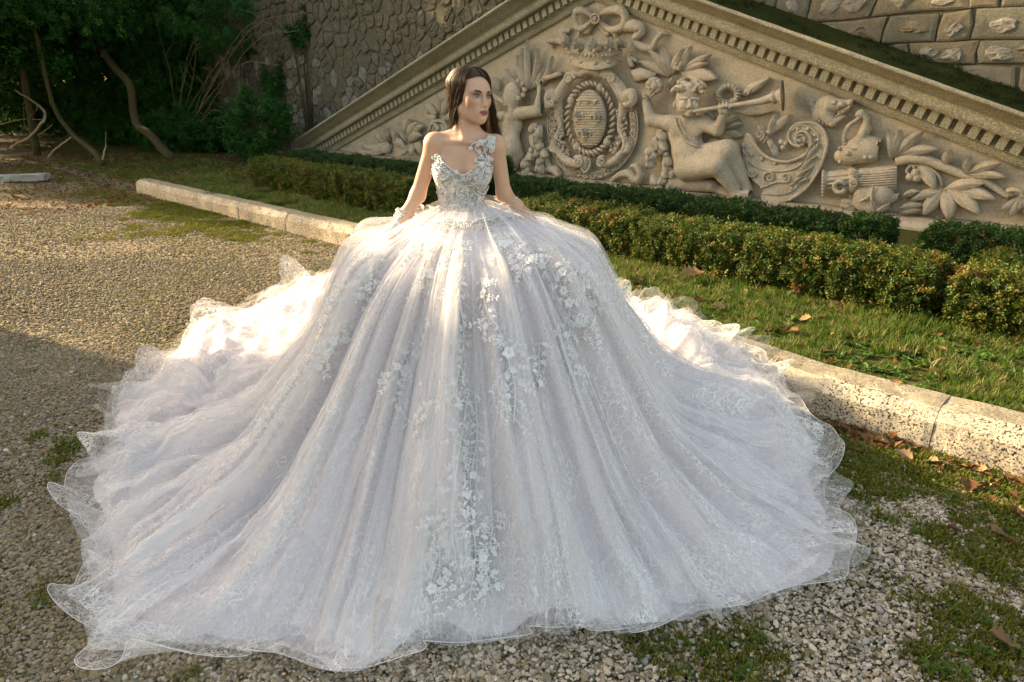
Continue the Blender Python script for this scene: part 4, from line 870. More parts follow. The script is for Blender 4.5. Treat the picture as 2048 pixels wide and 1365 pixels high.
for k in range(16):
    t = k*0.62; left.append(('e', (160 + 58*math.cos(t)*0.95, 560 + 56*math.sin(t)), .17 + .05*math.sin(k), 18, .035, 16, .008)) if not (2.2 < t % 6.28 < 4.4) else None
cherub('small_cherub', ((-70, 470), (380, 1110)), 0.0105, [p for p in left if p], Z2, 3.102)
r = R2(); r.tube([(92, 640), (40, 610), (-30, 570), (-80, 540)], 13, [.21, .20, .19, .17], 9, 20, 26); r.done('horn')
# palm and feather fans behind the small cherub
for (a, b), (c, d), w, bow in [((245, 560), (170, 345), 40, .12), ((245, 555), (232, 245), 46, .04), ((250, 555), (300, 300), 46, -.08), ((235, 560), (105, 430), 44, .2), ((230, 565), (85, 480), 40, .22), ((255, 555), (390, 350), 40, -.15), ((240, 560), (200, 300), 36, .1), ((255, 560), (330, 420), 40, -.1), ((60, 560), (30, 480), 60, .1)]:
    r = R2(); r.leaf(a, b, c, d, w, .03, .09, bow, .035, 11); r.done('palm_leaf')
# ---- crescent cornucopia with scrolls
r = R3(); outer = [(-30, 770), (-45, 850), (-30, 940), (10, 1020), (70, 1075), (60, 1120), (90, 1145), (220, 1142), (320, 1070), (395, 960), (436, 830), (425, 760), (380, 710), (310, 698), (245, 720), (218, 775), (240, 820), (285, 836), (322, 812), (330, 850), (290, 890), (215, 915), (140, 910), (75, 880), (30, 830), (5, 780)]
P = [tuple(x) for x in spline(np.array(outer + outer[:1], float), 90)[:-1]]; V = [r.p(a, b, 0) for a, b in P] + [r.p(a, b, .10) for a, b in P]; n_ = len(P); mb = r.mb; mb.add(V, [(j, (j+1) % n_, n_ + (j+1) % n_, n_ + j) for j in range(n_)] + [tuple(range(n_, 2*n_))]); r.done('crescent', smooth=False)
r = R3(); r.tube([(-20, 765), (5, 780), (35, 835), (80, 885), (145, 915), (220, 920), (300, 890), (340, 845), (345, 790), (310, 750), (270, 760), (262, 795), (290, 805)], 9, .115, 7, 90); r.tube([(-45, 850), (0, 920), (60, 960), (150, 975), (250, 960), (330, 900), (380, 830), (385, 770), (340, 725), (280, 715), (235, 750)], 5, .11, 6, 80)
r.tube([(220, 1142), (320, 1070), (395, 960), (436, 830), (425, 760), (380, 710), (310, 698), (245, 720), (218, 775), (240, 820), (285, 836)], 8, .11, 7, 80); r.tube([(90, 1105), (210, 1100), (290, 1040), (360, 940)], 4, .112, 6, 30); r.done('crescent_rim')
for a, b in ((-35, 830), (10, 880), (68, 905), (142, 928), (222, 925), (300, 892), (368, 840), (368, 772), (328, 735), (272, 735), (160, 1105), (235, 1075)): r = R3(); r.ball(a, b, 12, .108, .02, None, 9, 6); r.done('stud')
r = R3()
for a, b, R_, st, o, t in ((110, 1010, 42, 1.6, 1, 1.4), (200, 1010, 30, 1.6, -1, 1.2), (55, 770, 28, 1.5, -1, 1.3), (10, 985, 26, 0.2, 1, 1.1), (290, 795, 38, 1.5, 1, 1.3)): r.spiral(a, b, R_, t, st, 6, .115, o)
r.tube([(60, 1070), (110, 1052), (160, 1035), (200, 1040)], 6, .112, 6, 24); r.tube([(-20, 900), (-10, 960), (30, 1010)], 5, .112, 6, 16)
for (a, b), (c, d), w in [((235, 1060), (300, 1010), 26), ((250, 1040), (345, 960), 28), ((280, 1000), (380, 890), 28), ((320, 930), (400, 820), 26), ((300, 940), (380, 800), 20), ((270, 1060), (330, 1020), 20)]: r.leaf(a, b, c, d, w, .10, .12, .12, .02, 7)
r.done('crescent_foliage')
r = R3(); r.tube([(75, 820), (110, 770), (150, 720), (190, 680)], 8, .05); r.done('sprig_stem')
for (a, b), (c, d), w in [((120, 760), (240, 650), 60), ((90, 770), (55, 690), 46), ((110, 775), (160, 640), 50), ((120, 815), (150, 895), 40), ((100, 790), (130, 850), 30)]: r = R3(); r.leaf(a, b, c, d, w, .05, .09, .05, .035); r.done('laurel_leaf')
for a, b in ((180, 810), (205, 818), (190, 840), (108, 752)): r = R3(); r.ball(a, b, 17, .07); r.done('berry')
# ---- dragon head
drg = [('e', (440, 610), .05, 72, .09, 62, .03), ('c', (460, 600), .08, (570, 592), .08, 42, 20, .03), ('e', (520, 598), .13, 22, .04, 16, .015), ('e', (574, 584), .09, 18, .05, 20, .015), ('c', (430, 650), .06, (470, 700), .07, 40, 24, .03), ('c', (470, 700), .07, (530, 665), .07, 20, 12, .02), ('c', (430, 585), .13, (480, 585), .14, 10, 12, .015), ('x', (476, 606), .17, 12, .015), ('e', (475, 606), .13, 10, .025, 9, .006), ('c', (505, 650), .08, (550, 628), .09, 9, 6, .01), ('e', (395, 640), .05, 40, .07, 50, .03)]
cherub('dragon_head', ((320, 520), (620, 750)), 0.008, drg, Z3, 2.843)
r = R3()
for k in range(9): t = k/8; r.leaf(375 + 20*t, 580 + 100*t, 325 + 30*t + 20*t*t, 560 + 118*t, 26, .04, .06, .1, .03, 6)
for k in range(4): r.leaf(400 + 18*k, 668 + 8*k, 392 + 24*k, 706 + 8*k, 20, .06, .07, .05, .025, 6)
r.done('dragon_mane')
r = R3()
for k in range(6): a = 492 + 13*k; b = 662 - 8*k; r.ball(a, b, 6.5, .135, .02, 8, 7, 5)
for k in range(6): a = 505 + 12*k; b = 640 - 6*k; r.ball(a, b, 6, .14, .02, 7, 7, 5)
r.done('dragon_teeth')
# ---- gourd with handle
gd = [('e', (650, 850), .05, 125, .14, 78, .05), ('e', (560, 890), .05, 80, .10, 50, .05), ('c', (620, 800), .10, (655, 740), .09, 26, 30, .03), ('c', (655, 740), .09, (662, 680), .08, 26, 18, .03), ('c', (662, 680), .08, (632, 650), .08, 18, 26, .02), ('e', (625, 652), .09, 26, .05, 20, .02), ('x', (630, 800), .18, 12, .01), ('x', (726, 826), .17, 11, .01)]
for k in range(16): gd.append(('e', (510 + 17*k + rr2.uniform(-20, 20), 885 + rr2.uniform(-50, 40) - 2*k), .12 + rr2.uniform(0, .05), rr2.uniform(9, 18), .03, rr2.uniform(8, 14), .012))
cherub('gourd_flask', ((450, 620), (800, 960)), 0.009, gd, Z3, 2.843)
r = R3(); P = [(545, 840), (535, 780), (560, 720), (600, 690), (632, 668)]; r.tube(P, 13, [.08, .11, .12, .11, .09], 8, 30); sp = spline(np.array(P, float), 13)
for k in range(1, 12): a, b = sp[k]; r.tube([(a - 14, b + 8), (a, b), (a + 14, b - 10)], 4.5, [.09, .14, .09], 5, 6)
r.done('rope_handle')
# ---- fluted column piece lying on its side
r = R3(); V = []; nu, nv = 33, 13
for i in range(nu):
    u = i/(nu - 1); a = 410 + 425*u
    for j in range(nv):
        t = j/(nv - 1); hh = 64 + (14 if u < .06 else 0) + (10 if .36 < u < .46 else 0) + 12*u; b = 1040 - 22*u + hh*(t*2 - 1)*1.08
        V.append(r.p(a, b, 0.005 + (.15 + (.03 if u < .06 or .36 < u < .46 else 0))*math.sqrt(max(0, 1 - (2*t - 1)**2))))
r.mb.add(V, grid_faces(nu, nv)[:, ::-1]); r.done('fluted_drum')
for k in range(11):
    t = (k + .5)/11*2 - 1; d = .012 + .15*math.sqrt(1 - t*t); r = R3(); r.tube([(585 + 36, 1030 + 70*t), (700, 1026 + 72*t), (835, 1016 + 76*t)], 5.5, d, 6, 8); r.done('flute')
    if k % 2 == 0: r = R3(); r.tube([(440, 1038 + 62*t), (560, 1032 + 66*t)], 5, d, 6, 6); r.done('flute')
for k in range(9): t = (k + .5)/9*2 - 1; r = R3(); r.ball(416, 1042 + 78*t, 11, .17*math.sqrt(1 - t*t) + .01, None, None, 8, 6); r.done('drum_bead')
for b in (985, 1045): r = R3(); r.tube([(590 + 17*math.cos(t), b + 17*math.sin(t)) for t in np.linspace(0, 6.28, 9)], 5, .19, 6, 20); r.ball(590, b, 8, .19, .02); r.done('drum_boss')
r = R3(); r.tube([(538, 1050), (520, 1035), (495, 1038), (480, 1062), (492, 1090), (520, 1095), (540, 1080)], 13, [.16, .19, .19, .18, .18, .18, .15], 8, 36); r.done('iron_ring')
# ---- pomegranate with burst skin
pm = [('e', (650, 1120), .08, 60, .11, 74, .02), ('e', (735, 1110), .09, 76, .12, 66, .02), ('e', (690, 1165), .07, 92, .10, 52, .02), ('e', (690, 1090), .06, 50, .09, 60, .02), ('c', (800, 1130), .08, (850, 1110), .07, 26, 14, .02), ('c', (600, 1150), .06, (530, 1165), .06, 26, 18, .02)]
cherub('pomegranate', ((500, 1020), (880, 1225)), 0.008, pm, Z3, 2.843)
r = R3()
for pts in ([(700, 1060), (690, 1110), (694, 1160), (715, 1205)], [(690, 1110), (640, 1140), (610, 1150)], [(725, 1200), (760, 1175), (790, 1160)]): r.tube(pts, 7, [.19, .205, .19, .12][:len(pts)] if len(pts) == 4 else [.2, .18, .12], 6, 20)
for (a, b), (c, d), w in [((610, 1140), (560, 1110), 34), ((600, 1150), (515, 1140), 36), ((600, 1160), (520, 1175), 34), ((610, 1175), (545, 1195), 30), ((720, 1050), (740, 1010), 40), ((700, 1060), (715, 1020), 34)]: r.leaf(a, b, c, d, w, .06, .10, .1, .03, 7)
r.done('burst_skin')
# ---- branch with big leaves
r = R3(); r.tube([(838, 918), (920, 905), (1010, 915), (1100, 950), (1200, 990), (1300, 1020), (1400, 1075), (1470, 1120)], 30, [.06, .08, .07, .07, .06, .05, .04, .03], 9, 60, 16); r.tube([(900, 935), (1000, 950), (1070, 1000), (1090, 1060)], 16, .05, 8, 30, 8); r.done('branch')
big = [((805, 900), (792, 735), 62), ((822, 895), (858, 738), 62), ((832, 890), (985, 748), 70), ((850, 880), (1068, 852), 66), ((1112, 938), (1143, 850), 64), ((1232, 992), (1252, 888), 56), ((1236, 990), (1432, 928), 62), ((1246, 996), (1452, 1008), 56), ((1110, 1080), (1330, 1045), 72), ((1130, 1085), (1392, 1132), 80), ((1110, 1070), (1302, 1215), 86), ((1105, 1075), (1128, 1248), 90), ((1095, 1080), (988, 1226), 86), ((1095, 1090), (910, 1140), 60), ((1000, 1165), (845, 1185), 44), ((985, 1195), (850, 1215), 36), ((960, 950), (1050, 1075), 70), ((870, 1115), (960, 1090), 40)]
for (a, b), (c, d), w in big: r = R3(); r.leaf(a, b, c, d, w, .06, .11, .05*(1 if c > a else -1), .045, 12); r.done('branch_leaf')
for a, b in ((908, 1010), (950, 1014), (940, 985)): r = R3(); r.ball(a, b, 23, .10); r.done('berry')
r = R3(); r.tube([(930, 940), (935, 985)], 8, .07); r.tube([(920, 940), (890, 970), (905, 1000)], 8, .07); r.done('berry_stem')
r = R3(); r.tube([(1490, 1110), (1470, 1085), (1500, 1080), (1540, 1090), (1555, 1120)], 14, [.05, .08, .10, .10, .08], 8, 30)
for (a, b), (c, d), w in [((1540, 1110), (1470, 1240), 52), ((1545, 1110), (1530, 1200), 50), ((1520, 1130), (1420, 1200), 44), ((1560, 1130), (1600, 1260), 70), ((1580, 1140), (1700, 1230), 70)]: r.leaf(a, b, c, d, w, .05, .09, .06, .04)
r.done('curled_leaf')
# ---- carving at the left end, half hidden by the bride
R5 = lambda: Rel(Z5, 3.25)
lf = [((1230, 600), (1060, 620), 60), ((1230, 600), (1075, 665), 50), ((1200, 600), (1135, 520), 50), ((1215, 590), (1190, 490), 50), ((1230, 590), (1230, 520), 46), ((1240, 610), (1170, 660), 60), ((1270, 610), (1280, 540), 50), ((1300, 600), (1250, 520), 50), ((1340, 590), (1300, 470), 56), ((1350, 580), (1420, 480), 60), ((1360, 600), (1440, 560), 60), ((1340, 620), (1320, 690), 60), ((1370, 620), (1380, 690), 60), ((1330, 560), (1370, 450), 60), ((1380, 560), (1450, 500), 56), ((1400, 610), (1440, 680), 60), ((1260, 600), (1330, 640), 50), ((1100, 640), (1040, 600), 40), ((1120, 650), (1030, 660), 40)]
for (a, b), (c, d), w in lf: r = R5(); r.leaf(a, b, c, d, w, .04, .12, .12, .05, 9); r.done('acanthus_leaf')
r = R5(); r.tube([(1500, 360), (1480, 420), (1520, 470), (1560, 520)], 18, .07, 8, 24); r.spiral(1560, 520, 70, 1.2, 3.0, 12, .09, 1)
for (a, b), (c, d), w in [((1540, 420), (1470, 340), 60), ((1560, 400), (1540, 300), 60), ((1580, 420), (1620, 320), 60), ((1540, 440), (1480, 430), 50), ((1600, 460), (1680, 420), 60)]: r.leaf(a, b, c, d, w, .05, .11, .1, .04)
r.done('left_scroll')
for b0, e in ((500, .05),): r = R5(); r.ball(1585, 560, 90, .0, .10, 100, 20, 12); r.done('left_boss')
# ribbon curl at the foot of the shield
r = R2(); r.band([(740, 1140), (790, 1090), (850, 1080), (900, 1120), (925, 1080), (900, 1030), (870, 1040)], [20, 40, 50, 50, 46, 36, 18], [.03, .06, .09, .10, .10, .09, .06], .03, 6, 50); r.band([(440, 1090), (380, 1060), (345, 1000), (350, 940), (400, 900)], [20, 44, 50, 44, 20], .06, .03, 6, 40); r.band([(330, 1050), (400, 1060), (430, 1100)], [30, 60, 30], .07, .04, 6, 20); r.done('ribbon_curl')
# ================================================================ THE BRIDE
YW = 3.0
def PW(px, py, dy=0.0): return plane_y(px, py, YW + dy)
def fabric(key, base, trans=0.25, rough=0.7, alpha=None, bump=None, sheen=0.2):
    m = Mat(key, rough, 0.25); m.b.inputs['Sheen Weight'].default_value = sheen; m.color(base)
    tr = m.n('ShaderNodeBsdfTranslucent'); tr.inputs[0].default_value = (*base, 1); mx = m.n('ShaderNodeMixShader'); mx.inputs[0].default_value = trans
    m.l(m.b.outputs[0], mx.inputs[1]); m.l(tr.outputs[0], mx.inputs[2]); last = mx.outputs[0]
    if alpha is not None:
        a = alpha(m); tp = m.n('ShaderNodeBsdfTransparent'); ax = m.n('ShaderNodeMixShader'); m.l(a, ax.inputs[0]); m.l(tp.outputs[0], ax.inputs[1]); m.l(last, ax.inputs[2]); last = ax.outputs[0]
    if bump: m.bump(*bump(m))
    m.l(last, m.out.inputs[0]); M[key] = m.m
def lace_alpha(dense, thread, fill):
    def f(m):
        uv = m.tc.outputs['UV']; w = m.n('ShaderNodeVectorMath'); w.operation = 'MULTIPLY_ADD'; m.l(m.noise(22, 2, 0.5, uv, 0, 'Color'), w.inputs[0]); w.inputs[1].default_value = (0.05, 0.05, 0); m.l(m.coords((1.35, 0.62, 1), uv), w.inputs[2])
        th = m.ramp(m.voro(52, 'DISTANCE_TO_EDGE', w.outputs[0]), [(0.0, 1.0), (0.045, 0.9), (0.085, 0.0)])
        th2 = m.ramp(m.voro(95, 'DISTANCE_TO_EDGE', w.outputs[0]), [(0.0, 1.0), (0.06, 0.7), (0.12, 0.0)])
        spray = m.ramp(m.noise(5.5, 4, 0.6, m.coords((1.6, 0.55, 1), uv), 0.8), [(0.47, 0.0), (0.58, 1.0)])
        a = m.math('MULTIPLY', m.math('MAXIMUM', th, m.math('MULTIPLY', th2, 0.8)), m.math('ADD', m.math('MULTIPLY', spray, 1.0 - dense), dense))
        stre = m.ramp(m.noise(9, 3, 0.5, m.coords((7.0, 0.25, 1), uv)), [(0.3, fill*0.55), (0.75, fill*1.5)])
        return m.math('MAXIMUM', m.math('MULTIPLY', a, thread), stre)
    return f
def tulle_alpha(lo, hi):
    def f(m):
        uv = m.tc.outputs['UV']; return m.ramp(m.noise(8, 4, 0.55, m.coords((6.0, 0.3, 1), uv), 0.3), [(0.30, lo), (0.72, hi)])
    return f
fabric('lining_satin', (0.72, 0.66, 0.68), 0.15, 0.5)
fabric('lace_net', (0.92, 0.895, 0.88), 0.3, 0.8, lace_alpha(0.30, 1.0, 0.15))
fabric('hem_lace', (0.88, 0.87, 0.865), 0.35, 0.8, lace_alpha(0.55, 0.85, 0.16))
fabric('tulle', (0.90, 0.875, 0.87), 0.4, 0.8, tulle_alpha(0.02, 0.17))
fabric('tulle_fold', (0.93, 0.91, 0.905), 0.35, 0.8, tulle_alpha(0.14, 0.36))
fabric('embroidery', (0.92, 0.91, 0.895), 0.12, 0.5)
fabric('petal_cloth', (0.86, 0.82, 0.78), 0.4, 0.7)
m = Mat('bodice_lace', 0.45, 0.5); v = m.coords((1, 1, 1)); n1 = m.voro(130, 'F1', v); n2 = m.noise(70, 4, 0.7, v, 0.5)
m.color(m.mix(m.ramp(n2, [(0.40, 0.0), (0.62, 1.0)]), (0.46, 0.43, 0.40), (0.88, 0.85, 0.82))).bump(m.math('ADD', n2, m.math('MULTIPLY', n1, -0.6)), 1.0, 0.006); M['bodice_lace'] = m.m
m = Mat('bead', 0.22, 0.6); m.color(m.ramp(m.rand(), [(0.0, (0.80, 0.78, 0.75)), (0.5, (0.55, 0.54, 0.53)), (1.0, (0.25, 0.24, 0.24))])); m.b.inputs['Metallic'].default_value = 0.35; M['bead'] = m.m
m = Mat('silver_cord', 0.35, 0.6); m.color((0.72, 0.70, 0.68)); m.b.inputs['Metallic'].default_value = 0.25; M['silver_cord'] = m.m
m = Mat('skin', 0.42, 0.4); at = m.n('ShaderNodeVertexColor'); at.layer_name = 'paint'; m.l(at.outputs[0], m.b.inputs['Base Color']); m.b.inputs['Subsurface Weight'].default_value = 0.12; m.b.inputs['Subsurface Radius'].default_value = (0.012, 0.005, 0.003); m.b.inputs['Subsurface Scale'].default_value = 1.0; m.bump(m.noise(260, 3, 0.6), 0.12, 0.001); M['skin'] = m.m
m = Mat('hair', 0.5, 0.28); hn = m.noise(3, 3, 0.6, m.coords((60, 60, 2))); m.color(m.mix(hn, (0.022, 0.010, 0.005), (0.085, 0.040, 0.018))); M['hair'] = m.m
for k, c, ro in (('eye_white', (0.40, 0.375, 0.36), 0.3), ('iris', (0.02, 0.012, 0.007), 0.35), ('lash', (0.008, 0.006, 0.005), 0.6), ('brow', (0.035, 0.018, 0.010), 0.7)): m = Mat(k, ro, 0.5); m.color(c); M[k] = m.m
BR = tag(empty('person', (-0.2, YW + 0.05, 0)), 'bride in a vast white lace and tulle ball gown, dark loose hair, looking aside', 'person')
BO = np.array([-0.2, YW + 0.05, 0])
HC = PW(942, 192, 0.0); PSI = math.radians(40); HR = np.array([[math.cos(PSI), -math.sin(PSI), 0], [math.sin(PSI), math.cos(PSI), 0], [0, 0, 1.0]])
TILT = math.radians(4); HR = HR @ np.array([[math.cos(TILT), 0, math.sin(TILT)], [0, 1, 0], [-math.sin(TILT), 0, math.cos(TILT)]])
HS = 0.95
def hl(x, y, z): return HC + HR @ (np.array([x, y, z])*HS)
def torso(s):
    s.ell(PW(925, 308, 0.015), (0.120, 0.066, 0.075), 0.04); s.ell(PW(923, 350, 0.02), (0.112, 0.080, 0.12), 0.05); s.ell(PW(922, 415, 0.015), (0.086, 0.072, 0.10), 0.06); s.ell(PW(926, 500, 0.03), (0.15, 0.12, 0.13), 0.06)
    s.ell(PW(893, 348, -0.048), (0.050, 0.050, 0.053), 0.035); s.ell(PW(957, 348, -0.048), (0.050, 0.050, 0.053), 0.035)
def axis(segs):
    out = []
    for a, b, st in segs: out.append(np.arange(a, b, st))
    return np.unique(np.concatenate(out).round(5))
hx, hy, hz = HC
bx = axis([(-0.62, hx - 0.10, 0.006), (hx - 0.10, hx + 0.115, 0.0027), (hx + 0.115, 0.24, 0.006)])
by = axis([(YW - 0.20, YW - 0.118, 0.006), (YW - 0.118, YW + 0.10, 0.0027), (YW + 0.10, YW + 0.26, 0.006)])
bz = axis([(-0.02, 1.02, 0.028), (1.02, hz - 0.125, 0.006), (hz - 0.125, hz + 0.125, 0.0027)])
s = Sculpt(bx, by, bz); torso(s)
# legs under the gown
for g in (-1, 1):
    hp = np.array([-0.20 + g*0.085, YW + 0.04, 0.98]); kn = np.array([-0.20 + g*0.085, YW + 0.02, 0.55]); an = np.array([-0.20 + g*0.085, YW + 0.05, 0.11])
    s.cap(hp, kn, 0.085, 0.055, 0.05).cap(kn, an, 0.055, 0.036, 0.04).cap(an, an + [g*0.02, -0.15, -0.075], 0.036, 0.03, 0.03)
# shoulders, neck, arms
s.cap(PW(934, 266, 0.035), PW(868, 285, 0.02), 0.032, 0.030, 0.04).cap(PW(934, 266, 0.035), PW(992, 290, 0.02), 0.032, 0.030, 0.04)
s.cap(PW(872, 284, -0.008), PW(926, 285, -0.044), 0.013, 0.010, 0.014).cap(PW(988, 289, -0.008), PW(940, 286, -0.044), 0.013, 0.010, 0.014)
s.cap(hl(0, 0.022, -0.075), PW(933, 274, 0.022), 0.046, 0.049, 0.035).cap(hl(-0.035, 0.02, -0.06), PW(930, 281, -0.038), 0.014, 0.010, 0.02).cap(hl(0.035, 0.02, -0.06), PW(937, 281, -0.038), 0.014, 0.010, 0.02)
ARM_L = [PW(868, 288, 0.005), PW(836, 390, 0.035), PW(812, 430, 0.0), PW(786, 466, -0.035)]
ARM_R = [PW(992, 292, 0.005), PW(1008, 388, 0.045), PW(1034, 412, 0.10), PW(1054, 428, 0.17)]
for P_, ra in ((ARM_L, (0.036, 0.031, 0.027, 0.021)), (ARM_R, (0.036, 0.031, 0.026, 0.021))):
    s.ell(P_[0], (0.037, 0.036, 0.042), 0.03)
    for i in range(3): s.cap(P_[i], P_[i+1], ra[i], ra[i+1], 0.025)
# head
E = lambda c, r, k=0.015, cut=False: s.ell(hl(*c), np.array(r)*HS, k, HR, cut)
E((0, 0.020, 0.032), (0.069, 0.086, 0.074), 0.02); E((0, -0.028, -0.015), (0.058, 0.062, 0.078), 0.03); E((0, -0.034, -0.062), (0.044, 0.046, 0.042), 0.025); E((0, -0.071, -0.094), (0.015, 0.013, 0.013), 0.028); E((0, -0.042, 0.028), (0.054, 0.043, 0.042), 0.03)
for g in (-1, 1):
    E((g*0.038, -0.056, -0.022), (0.019, 0.019, 0.020), 0.03); s.cap(hl(g*0.050, 0.0, -0.055), hl(g*0.012, -0.070, -0.094), 0.013, 0.010, 0.03)
    s.cap(hl(g*0.014, -0.086, 0.014), hl(g*0.044, -0.072, 0.017), 0.0055, 0.005, 0.016); E((g*0.068, 0.015, -0.012), (0.007, 0.018, 0.028), 0.01)
    E((g*0.0305, -0.104, -0.003), (0.019, 0.019, 0.013), 0.02, True); E((g*0.0305, -0.0755, -0.003), (0.0165, 0.0125, 0.0115), 0.008)
s.cap(hl(0, -0.089, 0.006), hl(0, -0.1040, -0.034), 0.0060, 0.0070, 0.014); E((0, -0.1060, -0.0365), (0.0070, 0.0070, 0.0064), 0.008)
for g in (-1, 1): E((g*0.0095, -0.0965, -0.0395), (0.0056, 0.0080, 0.0055), 0.007); E((g*0.0050, -0.1035, -0.0455), (0.0032, 0.005, 0.0028), 0.003, True)
E((0, -0.086, -0.066), (0.028, 0.013, 0.020), 0.02)
for g in (-1, 1): E((g*0.0075, -0.0975, -0.0620), (0.0110, 0.0070, 0.0050), 0.006); s.cap(hl(g*0.005, -0.0985, -0.0625), hl(g*0.022, -0.0885, -0.0655), 0.0045, 0.0018, 0.005); E((g*0.006, -0.0965, -0.0718), (0.0120, 0.0075, 0.0060), 0.006)
s.cap(hl(-0.020, -0.0995, -0.0668), hl(0.020, -0.0995, -0.0668), 0.0016, 0.0016, 0.004, True); E((0, -0.1045, -0.053), (0.003, 0.005, 0.007), 0.006, True); E((0, -0.099, -0.083), (0.016, 0.007, 0.004), 0.012, True)
for g in (-1, 1): E((g*0.0305, -0.0905, -0.004), (0.0138, 0.0125, 0.0052), 0.003, True)
BV, BF = s.surface()
# hands: a palm, four bent fingers of different lengths and a thumb; they rest on the skirt
def hand(wrist, dirn, side, up):
    d = Vector(dirn).normalized(); upv = Vector(up).normalized(); x = d.cross(upv).normalized()*side; n = x.cross(d).normalized()*side
    w = Vector(wrist); P_ = lambda a, b, c: np.array(w + d*a + x*b + n*c); st = 0.0033
    L_ = np.array(w) - 0.13; H_ = np.array(w) + 0.13; e = np.array(w + d*0.08); lo = np.minimum(np.array(w), e) - 0.09; hi = np.maximum(np.array(w), e) + 0.09
    h = Sculpt(np.arange(lo[0], hi[0], st), np.arange(lo[1], hi[1], st), np.arange(lo[2], hi[2], st))
    h.cap(P_(-0.03, 0, 0), P_(0.02, 0, 0), 0.021, 0.022, 0.02)
    for b in (-0.024, -0.008, 0.009, 0.025): h.cap(P_(0.012, b*0.55, 0), P_(0.078, b, 0.002), 0.013, 0.010, 0.014)
    for b, L in ((-0.026, 0.058), (-0.009, 0.072), (0.009, 0.068), (0.026, 0.052)):
        k0 = P_(0.078, b, 0.002); k1 = P_(0.078 + L*0.46, b*1.12, -0.004); k2 = P_(0.078 + L*0.75, b*1.16, -0.017); k3 = P_(0.078 + L*0.95, b*1.16, -0.031)
        h.cap(k0, k1, 0.0088, 0.0080, 0.006).cap(k1, k2, 0.0080, 0.0073, 0.005).cap(k2, k3, 0.0073, 0.0060, 0.005)
    h.cap(P_(0.018, -0.020, -0.004), P_(0.050, -0.046, -0.012), 0.0125, 0.0098, 0.012).cap(P_(0.050, -0.046, -0.012), P_(0.078, -0.052, -0.022), 0.0095, 0.0075, 0.006)
    return h.surface()
hv1, hf1 = hand(ARM_L[3], ARM_L[3] - ARM_L[2] + np.array([-0.01, -0.03, -0.03]), 1, (-0.5, -0.3, 0.8)); hv2, hf2 = hand(ARM_R[3], ARM_R[3] - ARM_R[2] + np.array([0.02, 0, -0.03]), -1, (0.5, -0.3, 0.8))
AV = np.concatenate([BV, hv1, hv2]); AF = np.concatenate([BF, hf1 + len(BV), hf2 + len(BV) + len(hv1)])
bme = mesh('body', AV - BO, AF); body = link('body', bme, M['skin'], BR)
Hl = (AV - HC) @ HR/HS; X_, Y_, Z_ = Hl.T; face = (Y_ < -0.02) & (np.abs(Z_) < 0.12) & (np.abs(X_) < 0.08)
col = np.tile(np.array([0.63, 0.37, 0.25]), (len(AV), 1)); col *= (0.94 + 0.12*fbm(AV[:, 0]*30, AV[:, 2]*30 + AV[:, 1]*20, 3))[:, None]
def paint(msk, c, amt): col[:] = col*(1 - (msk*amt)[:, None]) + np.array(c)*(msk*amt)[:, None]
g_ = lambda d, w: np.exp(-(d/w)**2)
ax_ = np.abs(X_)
paint(face*g_(np.hypot((ax_ - 0.046)/1.3, Z_ + 0.030), 0.018), (0.50, 0.19, 0.13), 0.45)
paint(face*g_(np.hypot((ax_ - 0.034)/1.8, (Z_ - 0.004)), 0.0125)*(Y_ < -0.05), (0.04, 0.02, 0.014), 1.0)
paint(face*g_(np.hypot((ax_ - 0.056)/1.0, (Z_ + 0.045)/1.6), 0.016), (0.44, 0.23, 0.14), 0.3); paint(face*g_(np.hypot((ax_ - 0.030), (Z_ + 0.022)), 0.012), (0.66, 0.42, 0.30), 0.4)  # painted cheek shadow, and a lighter patch under each eye
lip = face*((np.hypot(ax_/0.0235, (Z_ + 0.0672)/(0.0118 - 0.0045*np.clip(ax_/0.02, 0, 1)))) < 1.0)*(Y_ < -0.078)
paint(lip.astype(float), (0.30, 0.075, 0.06), 0.9); paint(lip*g_(Z_ + 0.0668, 0.0016), (0.10, 0.02, 0.02), 0.8)
ca = bme.color_attributes.new('paint', 'FLOAT_COLOR', 'POINT'); ca.data.foreach_set('color', np.concatenate([col, np.ones((len(col), 1))], 1).astype(np.float32).ravel())

